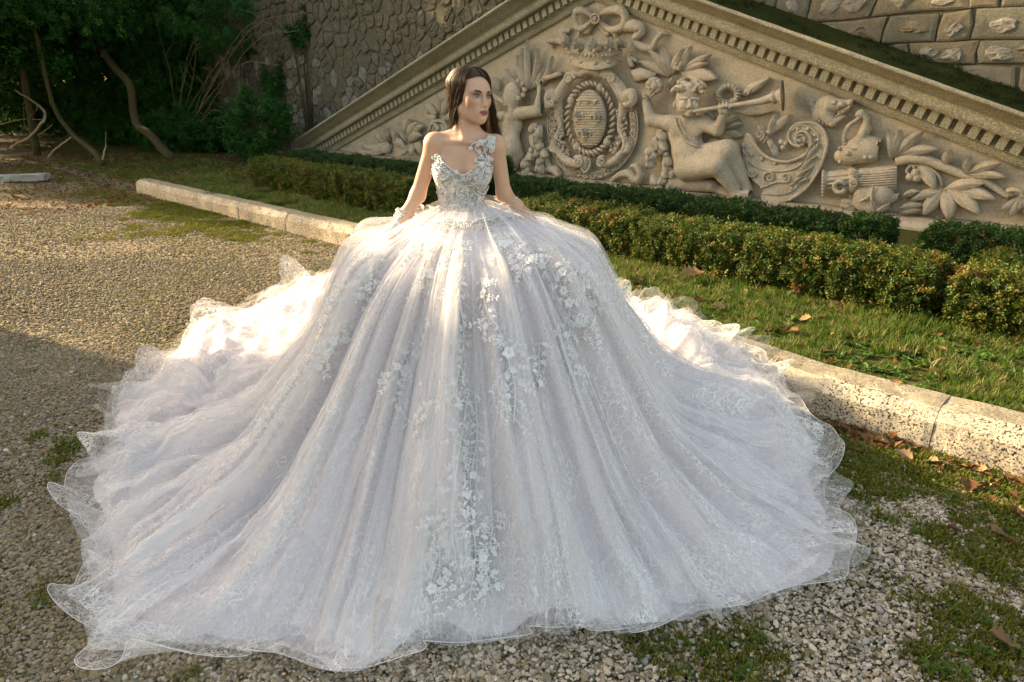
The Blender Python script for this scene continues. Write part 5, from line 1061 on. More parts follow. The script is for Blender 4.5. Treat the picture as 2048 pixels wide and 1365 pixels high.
gaze = HR @ np.array([0.12, -1.0, 0.02]); gaze /= np.linalg.norm(gaze)
for g in (-1, 1):
    c = hl(g*0.0305, -0.0745, -0.003); mb = MB(); mb.ball(c - BO, 0.0118, 14, 10); eo = mb.build('eye', M['eye_white'], BR)
    mb = MB(); R_ = Vector(gaze).to_track_quat('Z', 'Y').to_matrix()
    for k, (rd, hh) in enumerate(((0.0078, 0.0092),)):
        V = [np.array(c - BO) + np.array(R_ @ Vector((rd*math.cos(t), rd*math.sin(t), hh))) for t in np.linspace(0, 6.28, 13)[:-1]] + [np.array(c - BO) + np.array(R_ @ Vector((0, 0, 0.0124)))]
        mb.add(V, [(j, (j+1) % 12, 12) for j in range(12)])
    mb.build('iris', M['iris'], eo)
    mb = MB(); P = [hl(g*(0.0305 + x), -0.0870 + 0.35*abs(x) + (0.004 if g*x*g > 0.01 else 0), -0.003 + 0.0058*math.sqrt(max(0, 1 - (x/0.0145)**2)) + 0.001) - BO for x in np.linspace(-0.0140, 0.0165, 9)]
    mb.tube(P, [0.0007, 0.0013, 0.0017, 0.0018, 0.0019, 0.002, 0.002, 0.0017, 0.0008], 5); mb.build('eyelashes', M['lash'], BR)
    mb = MB(); P = [hl(g*(0.0305 + x), yy, zz) - BO for x, yy, zz in ((-0.017, -0.0925, 0.0135), (-0.006, -0.0905, 0.0170), (0.008, -0.0835, 0.0190), (0.020, -0.0725, 0.0155))]
    mb.tube(spline(P, 12), np.interp(np.linspace(0, 1, 12), [0, .3, .8, 1], [0.0022, 0.0034, 0.0026, 0.0010]), 6); mb.build('eyebrow', M['brow'], BR)
# ---- hair: a cap over the skull with long strands
hb = MB(); rh = random.Random(12)
HE = np.array([0.077, 0.103, 0.083]); HO = np.array([0, 0.018, 0.034])
def scalp(az, po, k=1.0): return HO + np.array([0, 0.004, 0]) + HE*k*np.array([math.sin(po)*math.sin(az), -math.sin(po)*math.cos(az), math.cos(po)])
nu, nv = 40, 18; V = []
for i in range(nu):
    az = 2*math.pi*i/nu; fa = abs((az + math.pi) % (2*math.pi) - math.pi); lim = np.interp(fa, [0, 0.6, 1.0, 1.35, 2.0, 3.15], [0.98, 1.04, 1.24, 1.80, 2.0, 2.1])
    for j in range(nv): V.append(hl(*scalp(az, lim*j/(nv - 1), 1.0)) - BO)
hb.add(V, grid_faces(nu, nv, True))
def strand(side, fa, lift, end_px, end_dy, r, wob):
    P = []; po0 = rh.uniform(0.02, 0.10)
    for t in np.linspace(0, 1, 5): P.append(hl(*scalp(side*(fa*0.35 + fa*0.65*min(1, t*1.4)), po0 + (1.55 - po0)*t, 1.02 + lift*math.sin(t*2.2))))
    e = PW(*end_px, end_dy); a = P[-1]
    for t in (0.3, 0.62, 1.0):
        q = a + (e - a)*np.array([t**0.8 if side < 0 else t, t, t]); P.append(q + np.array([rh.uniform(-1, 1)*wob, rh.uniform(-1, 1)*wob, 0]))
    sp = spline(P, 20) - BO; hb.tube(sp, r*np.interp(np.linspace(0, 1, 20), [0, .1, .7, 1], [0.6, 1, 0.9, 0.15]), 4, False)
for k in range(620):                                               # her right side: falls on the shoulder, lit from the left
    f_ = rh.random()**1.25; strand(-1, 0.92 + 2.2*f_, 0.04 + rh.uniform(0, 0.10), (897 + 30*rh.random()**0.9 + 6*f_, 252 + rh.uniform(-12, 16)), 0.0 + 0.06*f_ - 0.02*rh.random(), rh.uniform(0.0008, 0.0018), 0.003)
for k in range(560):                                               # her left side: falls behind the neck and shoulder
    f_ = rh.random(); w = rh.random(); strand(1, 0.92 + 2.15*f_, 0.05 + rh.uniform(0, 0.12), (975 + 34*w, 292 + rh.uniform(-18, 14)*(1) + 8*w), 0.045 + 0.05*f_, rh.uniform(0.0008, 0.0018), 0.003)
for k in range(140):
    side = 1 if k % 2 else -1; y0 = rh.uniform(-0.95, -0.2); P = [hl(*scalp(side*0.1, 0.25 + 0.65*rh.random()*0 + max(0, -y0)*0.75, 1.03))]
    for t in (0.35, 0.7, 1.0): P.append(hl(*scalp(side*(0.1 + t*rh.uniform(1.2, 1.5)), 0.25 + max(0, -y0)*0.75*(1 - 0.25*t) + 0.55*t, 1.03)))
    sp = spline(P, 12) - BO; hb.tube(sp, rh.uniform(0.0012, 0.0022), 4, False)
for k in range(160):
    w = rh.random(); strand(1, 1.15 + 0.5*w, 0.05, (990 + 22*w, 262 + 40*w), 0.03, rh.uniform(0.001, 0.0018), 0.005)
hair = hb.build('hair', M['hair'], BR)
mb = MB(); mb.ball(hl(-0.071, -0.004, -0.034) - BO, 0.0035, 8, 6); mb.build('earring', M['bead'], BR)
# ---- bodice
s = Sculpt(np.arange(-0.36, 0.0, 0.005), np.arange(YW - 0.16, YW + 0.16, 0.005), np.arange(1.12, 1.56, 0.005)); torso(s)
V, F = s.surface(0.008); px, py, _ = project(V)
NLx = [840, 860, 866, 876, 888, 899, 910, 921, 930, 941, 947, 955, 968, 980, 990, 1010]; NLy = [318, 313, 309, 312, 327, 338, 344, 350, 350, 345, 338, 327, 319, 314, 312, 316]
top = np.interp(px, NLx, NLy); keep = np.where(V[:, 1] < YW + 0.03, py > top, V[:, 2] < PW(925, 318)[2]); keep &= py < 470
fk = keep[F].all(1); F2 = F[fk]; used = np.unique(F2); rm = np.full(len(V), -1); rm[used] = np.arange(len(used)); BDV = V[used]; BDF = rm[F2]
bodice = link('bodice', mesh('bodice', BDV - BO, BDF), M['bodice_lace'], BR)
bn = np.zeros_like(BDV); fn = np.cross(BDV[BDF[:, 1]] - BDV[BDF[:, 0]], BDV[BDF[:, 2]] - BDV[BDF[:, 0]])
for k in range(4): np.add.at(bn, BDF[:, k], fn)
bn /= np.linalg.norm(bn, axis=1, keepdims=True) + 1e-9
if (bn[:, 1]*(BDV[:, 1] - YW)).sum() < 0: bn = -bn
bdx, bdy, _ = project(BDV); front = BDV[:, 1] < YW + 0.02
apx, apy, adp = project(AV)
def on_bodice(x, y, e=0.004):
    d = np.hypot(bdx - x, bdy - y) + np.where(front, 0, 99); i = d.argmin()
    if d[i] < 6: return BDV[i] + bn[i]*e
    d = np.hypot(apx - x, apy - y); c = np.where(d < 4)[0]
    if len(c): j = c[adp[c].argmin()]; return AV[j] + np.array([0, -e*1.3, e*0.3])
    return PW(x, y, -0.03)
def bead_piece():
    mb = MB(); mb.ball((0, 0, 0), 1.0, 7, 5); return piece('pearl_bead', np.concatenate(mb.v), mb.f, M['bead'])
BEAD = [bead_piece()]
fr = np.where(front)[0]; pick = RNG.choice(fr, 2200); P = BDV[pick] + bn[pick]*0.002 + RNG.normal(size=(2200, 3))*0.0015
dens = fbm(P[:, 0]*22, P[:, 2]*22, 3) > 0.46; P = P[dens]; n = len(P)
scatter('beads', P - BO, np.zeros((n, 3)), RNG.uniform(0.0017, 0.0036, n), np.zeros(n), BEAD, BR)
def scroll(pts, r=0.0036, e=0.005, seg=26, name='beaded_scroll'):
    sp = spline(np.array(pts, float), seg); P = np.array([on_bodice(x, y, e) for x, y in sp]); 
    for _ in range(4): P[1:-1] = (P[:-2] + P[1:-1]*2 + P[2:])/4
    mb = MB(); mb.tube(P - BO, r*np.interp(np.linspace(0, 1, seg), [0, .15, .8, 1], [0.7, 1, 1, 0.6]), 6)
    for i in range(0, seg, 2): mb.ball(P[i] - BO + np.array([0, -r*0.9, r*0.4]), r*1.05, 6, 4)
    return mb.build(name, M['silver_cord'], BR)
Z4 = lambda L: [(750 + a/4.55, 250 + b/4.55) for a, b in L]
scroll(Z4([(525, 290), (560, 268), (600, 280), (615, 310), (600, 330), (640, 350), (680, 400), (720, 430), (760, 415), (790, 450), (830, 455), (850, 425), (880, 410)]), 0.0034)
for L in ([(890, 400), (930, 370), (975, 400), (980, 450), (950, 500), (900, 540)], [(900, 330), (930, 295), (985, 305), (1000, 340)], [(1030, 340), (1015, 270), (985, 210), (940, 195), (925, 225), (945, 245)], [(985, 210), (950, 180), (905, 185), (880, 215), (895, 240)], [(1015, 260), (1040, 200), (1075, 185), (1090, 240), (1075, 300), (1080, 340)], [(990, 200), (1000, 150), (1030, 120), (1020, 85), (1050, 85), (1075, 110), (1060, 140), (1030, 150)], [(1070, 300), (1040, 250), (1060, 215)], [(1000, 330), (1020, 380), (1050, 370), (1070, 400), (1040, 440), (1000, 430)], [(760, 660), (740, 610), (770, 570), (830, 550), (880, 545)], [(830, 620), (850, 640), (845, 675), (815, 680)], [(700, 760), (740, 710), (780, 760), (830, 790), (900, 785), (960, 810), (990, 850)], [(760, 930), (740, 860), (800, 800), (860, 810)], [(560, 480), (600, 500), (650, 480), (680, 430)], [(700, 460), (720, 520), (750, 570), (745, 650)], [(590, 800), (640, 830), (690, 870), (760, 930)], [(930, 600), (980, 630), (1010, 590), (1040, 560)], [(960, 290), (1000, 260), (1010, 220), (990, 190)], [(1045, 330), (1050, 270), (1040, 230), (1055, 190), (1080, 170)], [(1000, 130), (1015, 105), (1045, 100), (1060, 125)], [(935, 300), (920, 330), (935, 355), (960, 350)], [(1020, 330), (1040, 310), (1035, 280), (1020, 290)], [(870, 640), (900, 620), (935, 650), (920, 700)], [(620, 560), (650, 590), (640, 640), (610, 660)]): scroll(Z4(L), 0.0029)
for a, b in ((1035, 110), (1005, 140), (985, 165), (960, 265), (1060, 170), (1090, 290), (575, 290), (600, 300), (545, 300), (740, 430), (800, 470), (1030, 175), (970, 150), (1075, 230), (1050, 320), (1020, 200), (1000, 235), (1045, 215), (985, 290), (1060, 255), (1015, 300), (940, 200), (885, 225), (1065, 120), (1040, 140)):
    x, y = Z4([(a, b)])[0]; c = on_bodice(x, y, 0.006) - BO; mb = MB()
    for k in range(5): mb.ball(c + 0.0062*np.array([math.cos(k*1.257), 0, math.sin(k*1.257)]), (0.005, 0.0025, 0.005), 7, 4)
    mb.ball(c + [0, -0.003, 0], 0.003, 6, 4); mb.build('bead_flower', M['silver_cord'], BR)
# ---- lace cuff on her right forearm
cu = [PW(809, 420, 0.0), PW(803, 440, -0.005), ARM_L[3], ARM_L[3] + (ARM_L[3] - ARM_L[2])*0.9]; sp = spline(cu, 16); mb = MB(); mb.tube(sp - BO, np.interp(np.linspace(0, 1, 16), [0, .3, .75, 1], [0.030, 0.030, 0.026, 0.034]), 16, False)
cuff = mb.build('lace_cuff', M['bodice_lace'], BR)
mb = MB()
for k in range(70):
    t = rh.random(); i = int(t*14); c = sp[i] + (sp[i+1] - sp[i])*rh.random(); an = rh.uniform(-0.2, 3.5); R_ = 0.030
    mb.ball(c - BO + R_*np.array([math.cos(an), -abs(math.sin(an)), 0.5*math.cos(an*2)]), (rh.uniform(.004, .008), .004, rh.uniform(.004, .008)), 6, 4)
mb.build('cuff_flowers', M['embroidery'], cuff)
# ================================================================ THE GOWN
DC = np.array([-0.18, YW + 0.04])
ks = [(-180, .72, .60, 1.0, .42, 2.0, .40, 3.2, .10), (-151, .72, .60, 1.0, .44, 2.0, .42, 3.2, .12), (-118, .68, .60, 0.96, .33, 1.6, .30, 2.45, .05), (-95, .69, .60, .95, .27, 1.5, .20, 1.98, .03), (-73, .73, .56, 1.02, .22, 1.4, .14, 1.74, .02), (-57, .78, .53, 1.06, .22, 1.4, .12, 1.70, .015), (-41, .85, .50, 1.12, .22, 1.4, .10, 1.76, .015), (-35, .85, .52, 1.1, .23, 1.32, .11, 1.57, .015), (-24, .85, .54, 1.08, .26, 1.22, .12, 1.41, .015), (-13, .85, .54, 1.08, .27, 1.22, .13, 1.45, .015), (-2, .82, .55, 1.02, .29, 1.15, .13, 1.27, .015),
      (9, .80, .56, 1.0, .30, 1.12, .14, 1.25, .015), (42, .78, .58, 1.0, .26, 1.2, .13, 1.47, .015), (57, .74, .60, 1.0, .23, 1.3, .11, 1.69, .02), (80, .72, .62, .98, .22, 1.3, .13, 1.68, .03), (116, .70, .62, .95, .28, 1.4, .25, 1.80, .27), (153, .70, .62, 1.0, .34, 1.6, .30, 2.1, .28), (180, .72, .60, 1.0, .42, 2.0, .40, 3.2, .10)]
ka = np.radians([k[0] for k in ks]); kp = np.array([k[1:] for k in ks])
NA, NR = 720, 200
TA = np.linspace(-math.pi, math.pi, NA + 1)[:-1]; TT = np.linspace(0, 1, NR)
def kin(a): return np.stack([np.interp(a, ka, kp[:, j]) for j in range(8)], -1)
par = kin(TA)
for _ in range(18): par = (np.roll(par, 1, 0) + par*2 + np.roll(par, -1, 0))/4
par_ext = np.concatenate([par, par[:1]]); TAe = np.linspace(-math.pi, math.pi, NA + 1)
def hemR(a): return np.interp((a + math.pi) % (2*math.pi) - math.pi, TAe, par_ext[:, 6])
fixr = np.array([0.0, .09, .13, .25, .38, .48, .565]); fixz = np.array([1.262, 1.25, 1.236, 1.195, 1.128, 1.038, .925])
rg = np.linspace(0, 3.3, 331); ZT = np.zeros((NA, 331))
for i in range(NA):
    p = par[i]; ZT[i] = np.interp(rg, np.concatenate([fixr, [p[0], p[2], p[4], p[6]]]), np.concatenate([fixz, [p[1], p[3], p[5], p[7]]]))
for _ in range(14):
    e = np.concatenate([ZT[:, 1:2], ZT, ZT[:, -1:]], 1); ZT = (e[:, :-2] + 2*ZT + e[:, 2:])/4
rp = random.Random(21); pleats = []
for k in range(40):
    pleats.append((-math.pi + 2*math.pi*(k + rp.uniform(-0.42, 0.42))/40, rp.uniform(0.020, 0.085), rp.uniform(0.35, 1.3), rp.uniform(0.25, 0.75)))
def pleat(a, r, sc=1.0, ph=0.0, lst=pleats):
    a = a + 0.05*(vnoise(r*1.6 + ph, a*1.3 + 5) - 0.5) + ph; out = np.zeros_like(a)
    for c, w, h, st in lst:
        d = (a - c + math.pi) % (2*math.pi) - math.pi; ww = w*sc*(0.75 + 0.35*r); out += h*np.exp(-(d/ww)**2)*smooth01((r - 0.1 - st*0.25)/0.45)
    return out
fine = []
for k in range(150): fine.append((rp.uniform(-math.pi, math.pi), rp.uniform(0.005, 0.016), rp.uniform(0.15, 0.6)*rp.choice((1, 1, -1)), rp.uniform(0.1, 1.6)))
def ground_z(x, y):
    s, q = to_sq(x, y); kq_ = np.interp(s, [-6, 1, 3.5, 6, 9], [-5.22, -5.03, -5.25, -5.62, -5.52]); return 0.232*smooth01((q - kq_ + 0.10)/0.14)
def crumple(x, y):
    n1 = 1 - np.abs(2*fbm(x*2.6 + 3, y*2.6 + 7, 3) - 1); n2 = 1 - np.abs(2*vnoise(x*7 + 2*vnoise(x*3, y*3), y*7) - 1); return 0.75*n1 + 0.35*n2 - 0.75
def skirt_z(a, r, layer=0):
    """height of the gown above the ground, polar about the bride (a = 0 faces the camera)"""
    a = np.asarray(a, float); r = np.asarray(r, float); an = (a + math.pi) % (2*math.pi); ia = an/(2*math.pi)*NA; i0 = np.floor(ia).astype(int) % NA; i1 = (i0 + 1) % NA; fa = ia - np.floor(ia)
    ir = np.clip(r/0.01, 0, 329.999); j0 = ir.astype(int); fr_ = ir - j0
    z = (ZT[i0, j0]*(1-fa) + ZT[i1, j0]*fa)*(1-fr_) + (ZT[i0, j0+1]*(1-fa) + ZT[i1, j0+1]*fa)*fr_
    x = DC[0] + r*np.sin(a); y = DC[1] - r*np.cos(a); R = hemR(a); t = r/R
    steep = smooth01((r - 0.1)/0.5); flat = smooth01((r - 0.95)/0.5)
    z = z + pleat(a, r)*steep*(0.16 - 0.095*flat)*(1 - 0.7*smooth01((t - 0.85)/0.15)) - 0.06*steep
    z = z + pleat(a, r, 1.0, 0.02, fine)*steep*(0.055 - 0.025*flat)*(1 - smooth01((t - 0.9)/0.1))
    back = smooth01((np.abs(a) - 0.9)/0.6)
    z = z + crumple(x, y)*flat*(0.05 + 0.17*back)*smooth01((1.02 - t)/0.15)
    rs = smooth01((a - 1.55)/0.4)*smooth01((2.85 - a)/0.35); z = z + rs*(0.15*np.exp(-((t - 0.77 - 0.03*np.sin(a*5))/0.06)**2) - 0.05*np.exp(-((t - 0.90)/0.05)**2))
    if layer == 1: z = z + 0.022 + 0.016*pleat(a*1.0, r, 0.45, 0.11)*steep
    if layer == 2: z = z + 0.045 + 0.05*pleat(a, r, 0.5, 0.23)*steep + 0.03*flat*fbm(x*3 + 9, y*3, 2)
    return np.maximum(z, ground_z(x, y) + 0.012 + 0.006*layer)
def skirt_at(px, py):
    """where a line of sight from the camera first meets the gown"""
    d = ray(px, py); t = np.linspace(1.2, 6.5, 900); P = np.array([0, 0, CAMH]) + t[:, None]*d; dx, dy = P[:, 0] - DC[0], P[:, 1] - DC[1]; r = np.hypot(dx, dy); a = np.arctan2(dx, -dy); z = skirt_z(a, r, 1); h = (P[:, 2] < z) & (r < hemR(a))
    if not h.any(): return None
    p = P[h.argmax()]; x, y = p[0], p[1]; e = 0.02
    def zz(x, y): return float(skirt_z(np.arctan2(x - DC[0], -(y - DC[1])), np.hypot(x - DC[0], y - DC[1]), 1))
    n = np.array([-(zz(x + e, y) - zz(x - e, y))/(2*e), -(zz(x, y + e) - zz(x, y - e))/(2*e), 1.0]); n /= np.linalg.norm(n); return np.array([x, y, zz(x, y)]), n
def gown_layer(name, mat, layer, ext, na, nr, hem, r0=0.085, a_rng=None, r_start=None):
    a = np.linspace(-math.pi, math.pi, na + 1)[:-1]; v = np.linspace(0, 1, nr)
    Av, Vv = np.meshgrid(a, v, indexing='ij'); R = hemR(Av)*ext(Av); st = r0 if r_start is None else R*r_start; r = st + (R - st)*Vv
    z = skirt_z(Av, r, layer); ax, rr_, dz = hem(Av, Vv, R); A2 = Av + ax; r2 = r + rr_
    x = DC[0] + r2*np.sin(A2); y = DC[1] - r2*np.cos(A2)
    V = np.stack([x - BO[0], y - BO[1], z + dz], -1); dl = np.concatenate([np.zeros((na, 1)), np.cumsum(np.linalg.norm(np.diff(V, axis=1), axis=2), 1)], 1)
    F = grid_faces(na, nr, True); me = mesh(name, V.reshape(-1, 3), F)
    U = np.stack([Av*1.25, dl], -1).reshape(-1, 2); UVl = U[F.ravel()]; lo = F.reshape(-1, 4); seam = lo.max(1) - lo.min(1) > nr*2
    u = UVl.reshape(-1, 4, 2); u[seam] = np.where((u[seam][..., 0:1] < 0) & (np.arange(2) == 0), u[seam] + 2*math.pi*1.25, u[seam])
    uvl = me.uv_layers.new(name='UVMap'); uvl.data.foreach_set('uv', u.astype(np.float32).ravel())
    return link(name, me, M[mat], BR)
zero = lambda A_, V_, R: (0*A_, 0*A_, 0*A_)
gown_layer('skirt_lining', 'lining_satin', 0, lambda a: 0.965 + 0.02*np.sin(a*9 + 2*np.sin(a*4)), 720, 150, zero)
_rw = np.random.default_rng(77); _rn = np.arange(9, 46); _ra = _rw.random(37)**2/np.sqrt(_rn/9.0); _rp = _rw.random(37)*6.28
def wave(a, ph): return sum(_ra[k]*np.sin(_rn[k]*a + _rp[k] + ph*(1 + 0.37*k)) for k in range(37))/1.9
def ruffle(amp, n, ph, up):
    def f(A_, V_, R):
        e = smooth01((V_ - 0.84)/0.16)*np.clip(0.25 + 1.5*vnoise(A_*2.2 + 30 + ph, A_*0 + ph), 0, 1.6); w = np.clip(wave(A_, ph), -1.2, 1.2); w2 = np.clip(wave(A_ + 0.035, ph + 0.2), -1.2, 1.2)
        return amp*e*w2/R*0.9, 0.05*e*w*R/1.6, e*up*np.clip(0.5 + 0.5*w, 0, 1.1)**1.5*R/1.6
    return f
gown_layer('lace_overskirt', 'lace_net', 1, lambda a: 1.0 + 0.025*np.sin(a*7 + 1.7*np.sin(a*3)), 960, 170, ruffle(0.045, 22, 0.7, 0.06))
gown_layer('tulle_overskirt', 'tulle', 2, lambda a: 1.0 + 0.04*np.sin(a*6 + 2 + 1.7*np.sin(a*4)), 840, 130, ruffle(0.04, 17, 2.1, 0.05))
gown_layer('hem_ruffle', 'hem_lace', 1, lambda a: 1.015 + 0.02*np.sin(a*8 + 0.4 + 1.9*np.sin(a*5)), 960, 26, ruffle(0.075, 20, 4.0, 0.07), r_start=0.84)
gown_layer('hem_ruffle', 'hem_lace', 0, lambda a: 0.985 + 0.03*np.sin(a*11 + 1.4 + 1.9*np.sin(a*6)), 960, 26, ruffle(0.08, 20, 9.0, 0.10), r_start=0.80)
# long loose folds of net lying over the skirt
rf = random.Random(31)
for k in range(44):
    a0 = rf.uniform(-1.9, 1.5); w0 = rf.uniform(0.012, 0.045); r0_ = rf.uniform(0.16, 0.5); e1 = rf.uniform(0.80, 1.01); nr = 60; V = []; U_ = []; sw = rf.uniform(-0.07, 0.07); ph = rf.uniform(0, 6)
    T_, J_ = np.meshgrid(np.linspace(0, 1, nr), np.linspace(-1, 1, 5), indexing='ij'); r_ = r0_ + (float(hemR(a0))*e1 - r0_)*T_; aa = a0 + sw*T_*T_ + 0.012*np.sin(5*T_ + ph) + J_*w0*(0.5 + 0.7*T_)
    z_ = skirt_z(aa, r_, 2) + 0.004 + 0.028*(1 - J_*J_)*np.sin(math.pi*np.minimum(1, T_*4)/2)*(0.4 + 0.6*np.sin(3*T_ + ph)**2)
    V = np.stack([DC[0] + r_*np.sin(aa) - BO[0], DC[1] - r_*np.cos(aa) - BO[1], z_], -1).reshape(-1, 3); U_ = np.stack([aa*1.25, r_], -1).reshape(-1, 2)
    F = grid_faces(nr, 5); me = mesh('tulle_fold', V, F); uvl = me.uv_layers.new(name='UVMap'); uvl.data.foreach_set('uv', np.array(U_, np.float32)[F.ravel()].ravel()); link('tulle_fold', me, M['tulle_fold'], BR)
    if k % 2 == 0:
        mb = MB(); mb.tube(np.array(V)[0::5][16:], 0.0008, 3, False); mb.build('net_edge', M['embroidery'], BR)
# horsehair cord that stiffens the wavy edge
a = np.linspace(-math.pi, math.pi, 961); ext = 1.015 + 0.02*np.sin(a*8 + 0.4 + 1.9*np.sin(a*5)); R = hemR(a)*ext; da, dr, dz = ruffle(0.075, 20, 4.0, 0.07)(a, np.ones_like(a), R)
P = np.stack([DC[0] + (R + dr)*np.sin(a + da) - BO[0], DC[1] - (R + dr)*np.cos(a + da) - BO[1], skirt_z(a, R, 1) + dz + 0.002], -1); mb = MB(); mb.tube(P, 0.0011, 4, False); mb.build('hem_cord', M['embroidery'], BR)
# ---- embroidered sprays: stems with flowers and leaves sewn on
def emb_leaf(name, L, w):
    mb = MB(); V = []; nl = 7
    for i in range(nl):
        t = i/(nl - 1); ww = w/2*math.sin(math.pi*min(1, t*0.94 + 0.06))**0.8 if i < nl - 1 else 0.0004
        for u, h in ((-1, 0.0), (-0.72, 0.0038), (-0.45, 0.001), (0, 0.0028), (0.45, 0.001), (0.72, 0.0038), (1, 0.0)): V.append((ww*u, L*t, h + 0.006*math.sin(math.pi*t)))
    mb.add(V, grid_faces(nl, 7)); return mesh(name, np.concatenate(mb.v), mb.f)
LM = [emb_leaf('applique_leaf', 0.040, 0.019), emb_leaf('applique_leaf', 0.030, 0.012), emb_leaf('applique_leaf', 0.052, 0.025)]
def emb_flower(name, n, L, w):
    mb = MB()
    for k in range(n):
        an = 2*math.pi*k/n; me = emb_leaf('t', L, w); R_ = Matrix.Rotation(an, 3, 'Z') @ Matrix.Rotation(0.25, 3, 'X'); mb.add([R_ @ v.co for v in me.vertices], [tuple(p.vertices) for p in me.polygons]); bpy.data.meshes.remove(me)
    for k in range(6): mb.ball((0.005*math.cos(k*1.05), 0.005*math.sin(k*1.05), 0.008), 0.0026, 6, 4)
    return mesh(name, np.concatenate(mb.v), mb.f)
FM = [emb_flower('applique_flower', 5, 0.036, 0.030), emb_flower('applique_flower', 6, 0.030, 0.018), emb_flower('applique_flower', 5, 0.024, 0.021)]
for q in LM + FM: q.materials.append(M['embroidery'])
re_ = random.Random(8); n_leaf = [0]; n_flower = [0]
def place(name, me, p, n, dirn, sc, parent):
    n = Vector(n); d = Vector(dirn); d = (d - n*d.dot(n)).normalized(); x = d.cross(n).normalized(); mt = Matrix((x, d, n)).transposed().to_4x4(); mt.translation = Vector(p - BO) + n*0.007
    o = link(name, me, None, parent); o.matrix_basis = mt @ Matrix.Diagonal((sc, sc, sc, 1)); return o
TW = MB()
def spray(path, flowers=(), leaves=14, size=1.0, side=1.0):
    sp = spline(np.array(path, float), 30); hits = [skirt_at(x, y) for x, y in sp]; hits = [h for h in hits if h is not None]
    if len(hits) < 6: return
    Pn = np.array([h[0] + h[1]*0.006 for h in hits]); mb = MB(); mb.tube(Pn - BO, 0.0022*size, 5)
    stem = mb.build('applique_spray', M['embroidery'], BR)
    for k in range(leaves):
        if n_leaf[0] >= 290: break
        i = min(len(hits) - 2, int((k + re_.random())/leaves*(len(hits) - 1))); p, n = hits[i]; t = hits[i+1][0] - p; t /= np.linalg.norm(t) + 1e-9; sd = np.cross(n, t)*(1 if k % 2 else -1); off = sd*re_.uniform(0.001, 0.016)*side*size; q = p + off
        z = float(skirt_z(np.arctan2(q[0] - DC[0], -(q[1] - DC[1])), np.hypot(q[0] - DC[0], q[1] - DC[1]), 1)); q = np.array([q[0], q[1], z])
        place('applique_leaf', LM[re_.randrange(3)], q, n, t*re_.uniform(0.2, 1.0) + sd, size*re_.uniform(0.40, 0.7), stem); n_leaf[0] += 1
    for k in range(int(leaves*2.2)):
        i = re_.randrange(0, len(hits) - 1); p, n = hits[i]; t = hits[i+1][0] - p; t /= np.linalg.norm(t) + 1e-9; sd = np.cross(n, t)*(1 if k % 2 else -1); dr = sd*re_.uniform(0.5, 1.0) + t*re_.uniform(-0.2, 0.9); L = re_.uniform(0.03, 0.075)*size*side; q = [p + n*0.007 + dr*L*u + n*0.006*math.sin(u*3) for u in np.linspace(0, 1, 5)]
        TW.tube(np.array(q) - BO, 0.0014, 4, False)
        for u in (2, 3, 4):
            for g in (-1, 1):
                dd = Vector(dr).normalized(); xx = dd.cross(Vector(n)).normalized()*g; a_ = Vector(q[u] - BO); l2 = 0.013*size*re_.uniform(.7, 1.3); e_ = a_ + (dd*0.7 + xx*0.7)*l2; m_ = (a_ + e_)/2 + Vector(n)*0.003; w_ = (dd*0.7 - xx*0.7)*l2*0.28
                TW.add([a_, m_ + w_, e_, m_ - w_], [(0, 1, 2, 3)])
    for fx, fy, s_ in flowers:
        h = skirt_at(fx, fy); s_ *= 0.52
        if h is None: continue
        place('applique_flower', FM[re_.randrange(3)], h[0], h[1], (re_.uniform(-1, 1), 0, -1), s_*size, stem); n_flower[0] += 1
spray([(938, 780), (925, 850), (912, 930), (905, 1010), (905, 1080), (915, 1150)], [(925, 1125, 1.3), (905, 1175, 1.2), (880, 1160, 1.1)], 26, 1.0, 1.6)
spray([(950, 790), (955, 880), (940, 960), (945, 1050), (950, 1120), (935, 1215)], [(945, 955, 1.0), (950, 1070, 1.1), (935, 1130, 1.3), (960, 1160, 1.2), (920, 1195, 1.0)], 28, 1.0, 1.6)
spray([(870, 1000), (868, 1060), (880, 1120), (860, 1190)], [(862, 1180, 1.2), (895, 1105, 1.0)], 16, 1.0, 1.2)
spray([(985, 1010), (985, 1070), (970, 1130), (985, 1190)], [(965, 1120, 1.1)], 14, 0.9, 1.2)
spray([(905, 540), (920, 620), (925, 690), (912, 760), (895, 820)], [(925, 655, 1.1), (912, 570, 1.1), (925, 640, .9)], 18, 1.0, 1.2)
spray([(965, 560), (975, 620), (1000, 670), (1015, 720), (1030, 780), (1025, 850)], [(972, 590, 1.2), (1018, 708, 1.4), (1012, 755, 1.3), (1025, 745, 1.1)], 20, 1.1, 1.3)
spray([(1080, 690), (1078, 730), (1070, 765)], [(1075, 770, 1.1)], 8, 1.0)
spray([(860, 640), (845, 690), (800, 735), (790, 780), (815, 840), (850, 860)], [(795, 745, 1.1), (845, 770, .9), (800, 820, 1.0)], 18, 1.0, 1.2)
spray([(690, 690), (665, 705), (640, 735), (610, 765)], [(655, 720, 1.4), (640, 745, 1.2), (668, 700, 1.1)], 14, 1.1, 1.3)
spray([(590, 790), (570, 820), (545, 850), (530, 890)], [], 8, 0.9)
spray([(760, 520), (735, 570), (725, 620)], [(735, 590, 1.2), (728, 630, 1.1), (745, 545, 1.1)], 10, 1.1)
spray([(700, 580), (680, 620), (660, 650)], [(680, 615, 1.1)], 8, 1.0)
spray([(1060, 500), (1090, 540), (1130, 580), (1140, 640), (1130, 700)], [(1085, 535, 1.3), (1130, 590, 1.4), (1140, 620, 1.2), (1128, 560, 1.1)], 16, 1.1, 1.3)
spray([(1150, 540), (1180, 590), (1190, 630), (1165, 690)], [(1185, 620, 1.4), (1172, 580, 1.2), (1165, 550, 1.0)], 14, 1.1, 1.3)
spray([(1120, 660), (1130, 720), (1145, 760)], [(1128, 700, 1.1)], 8, 1.0)
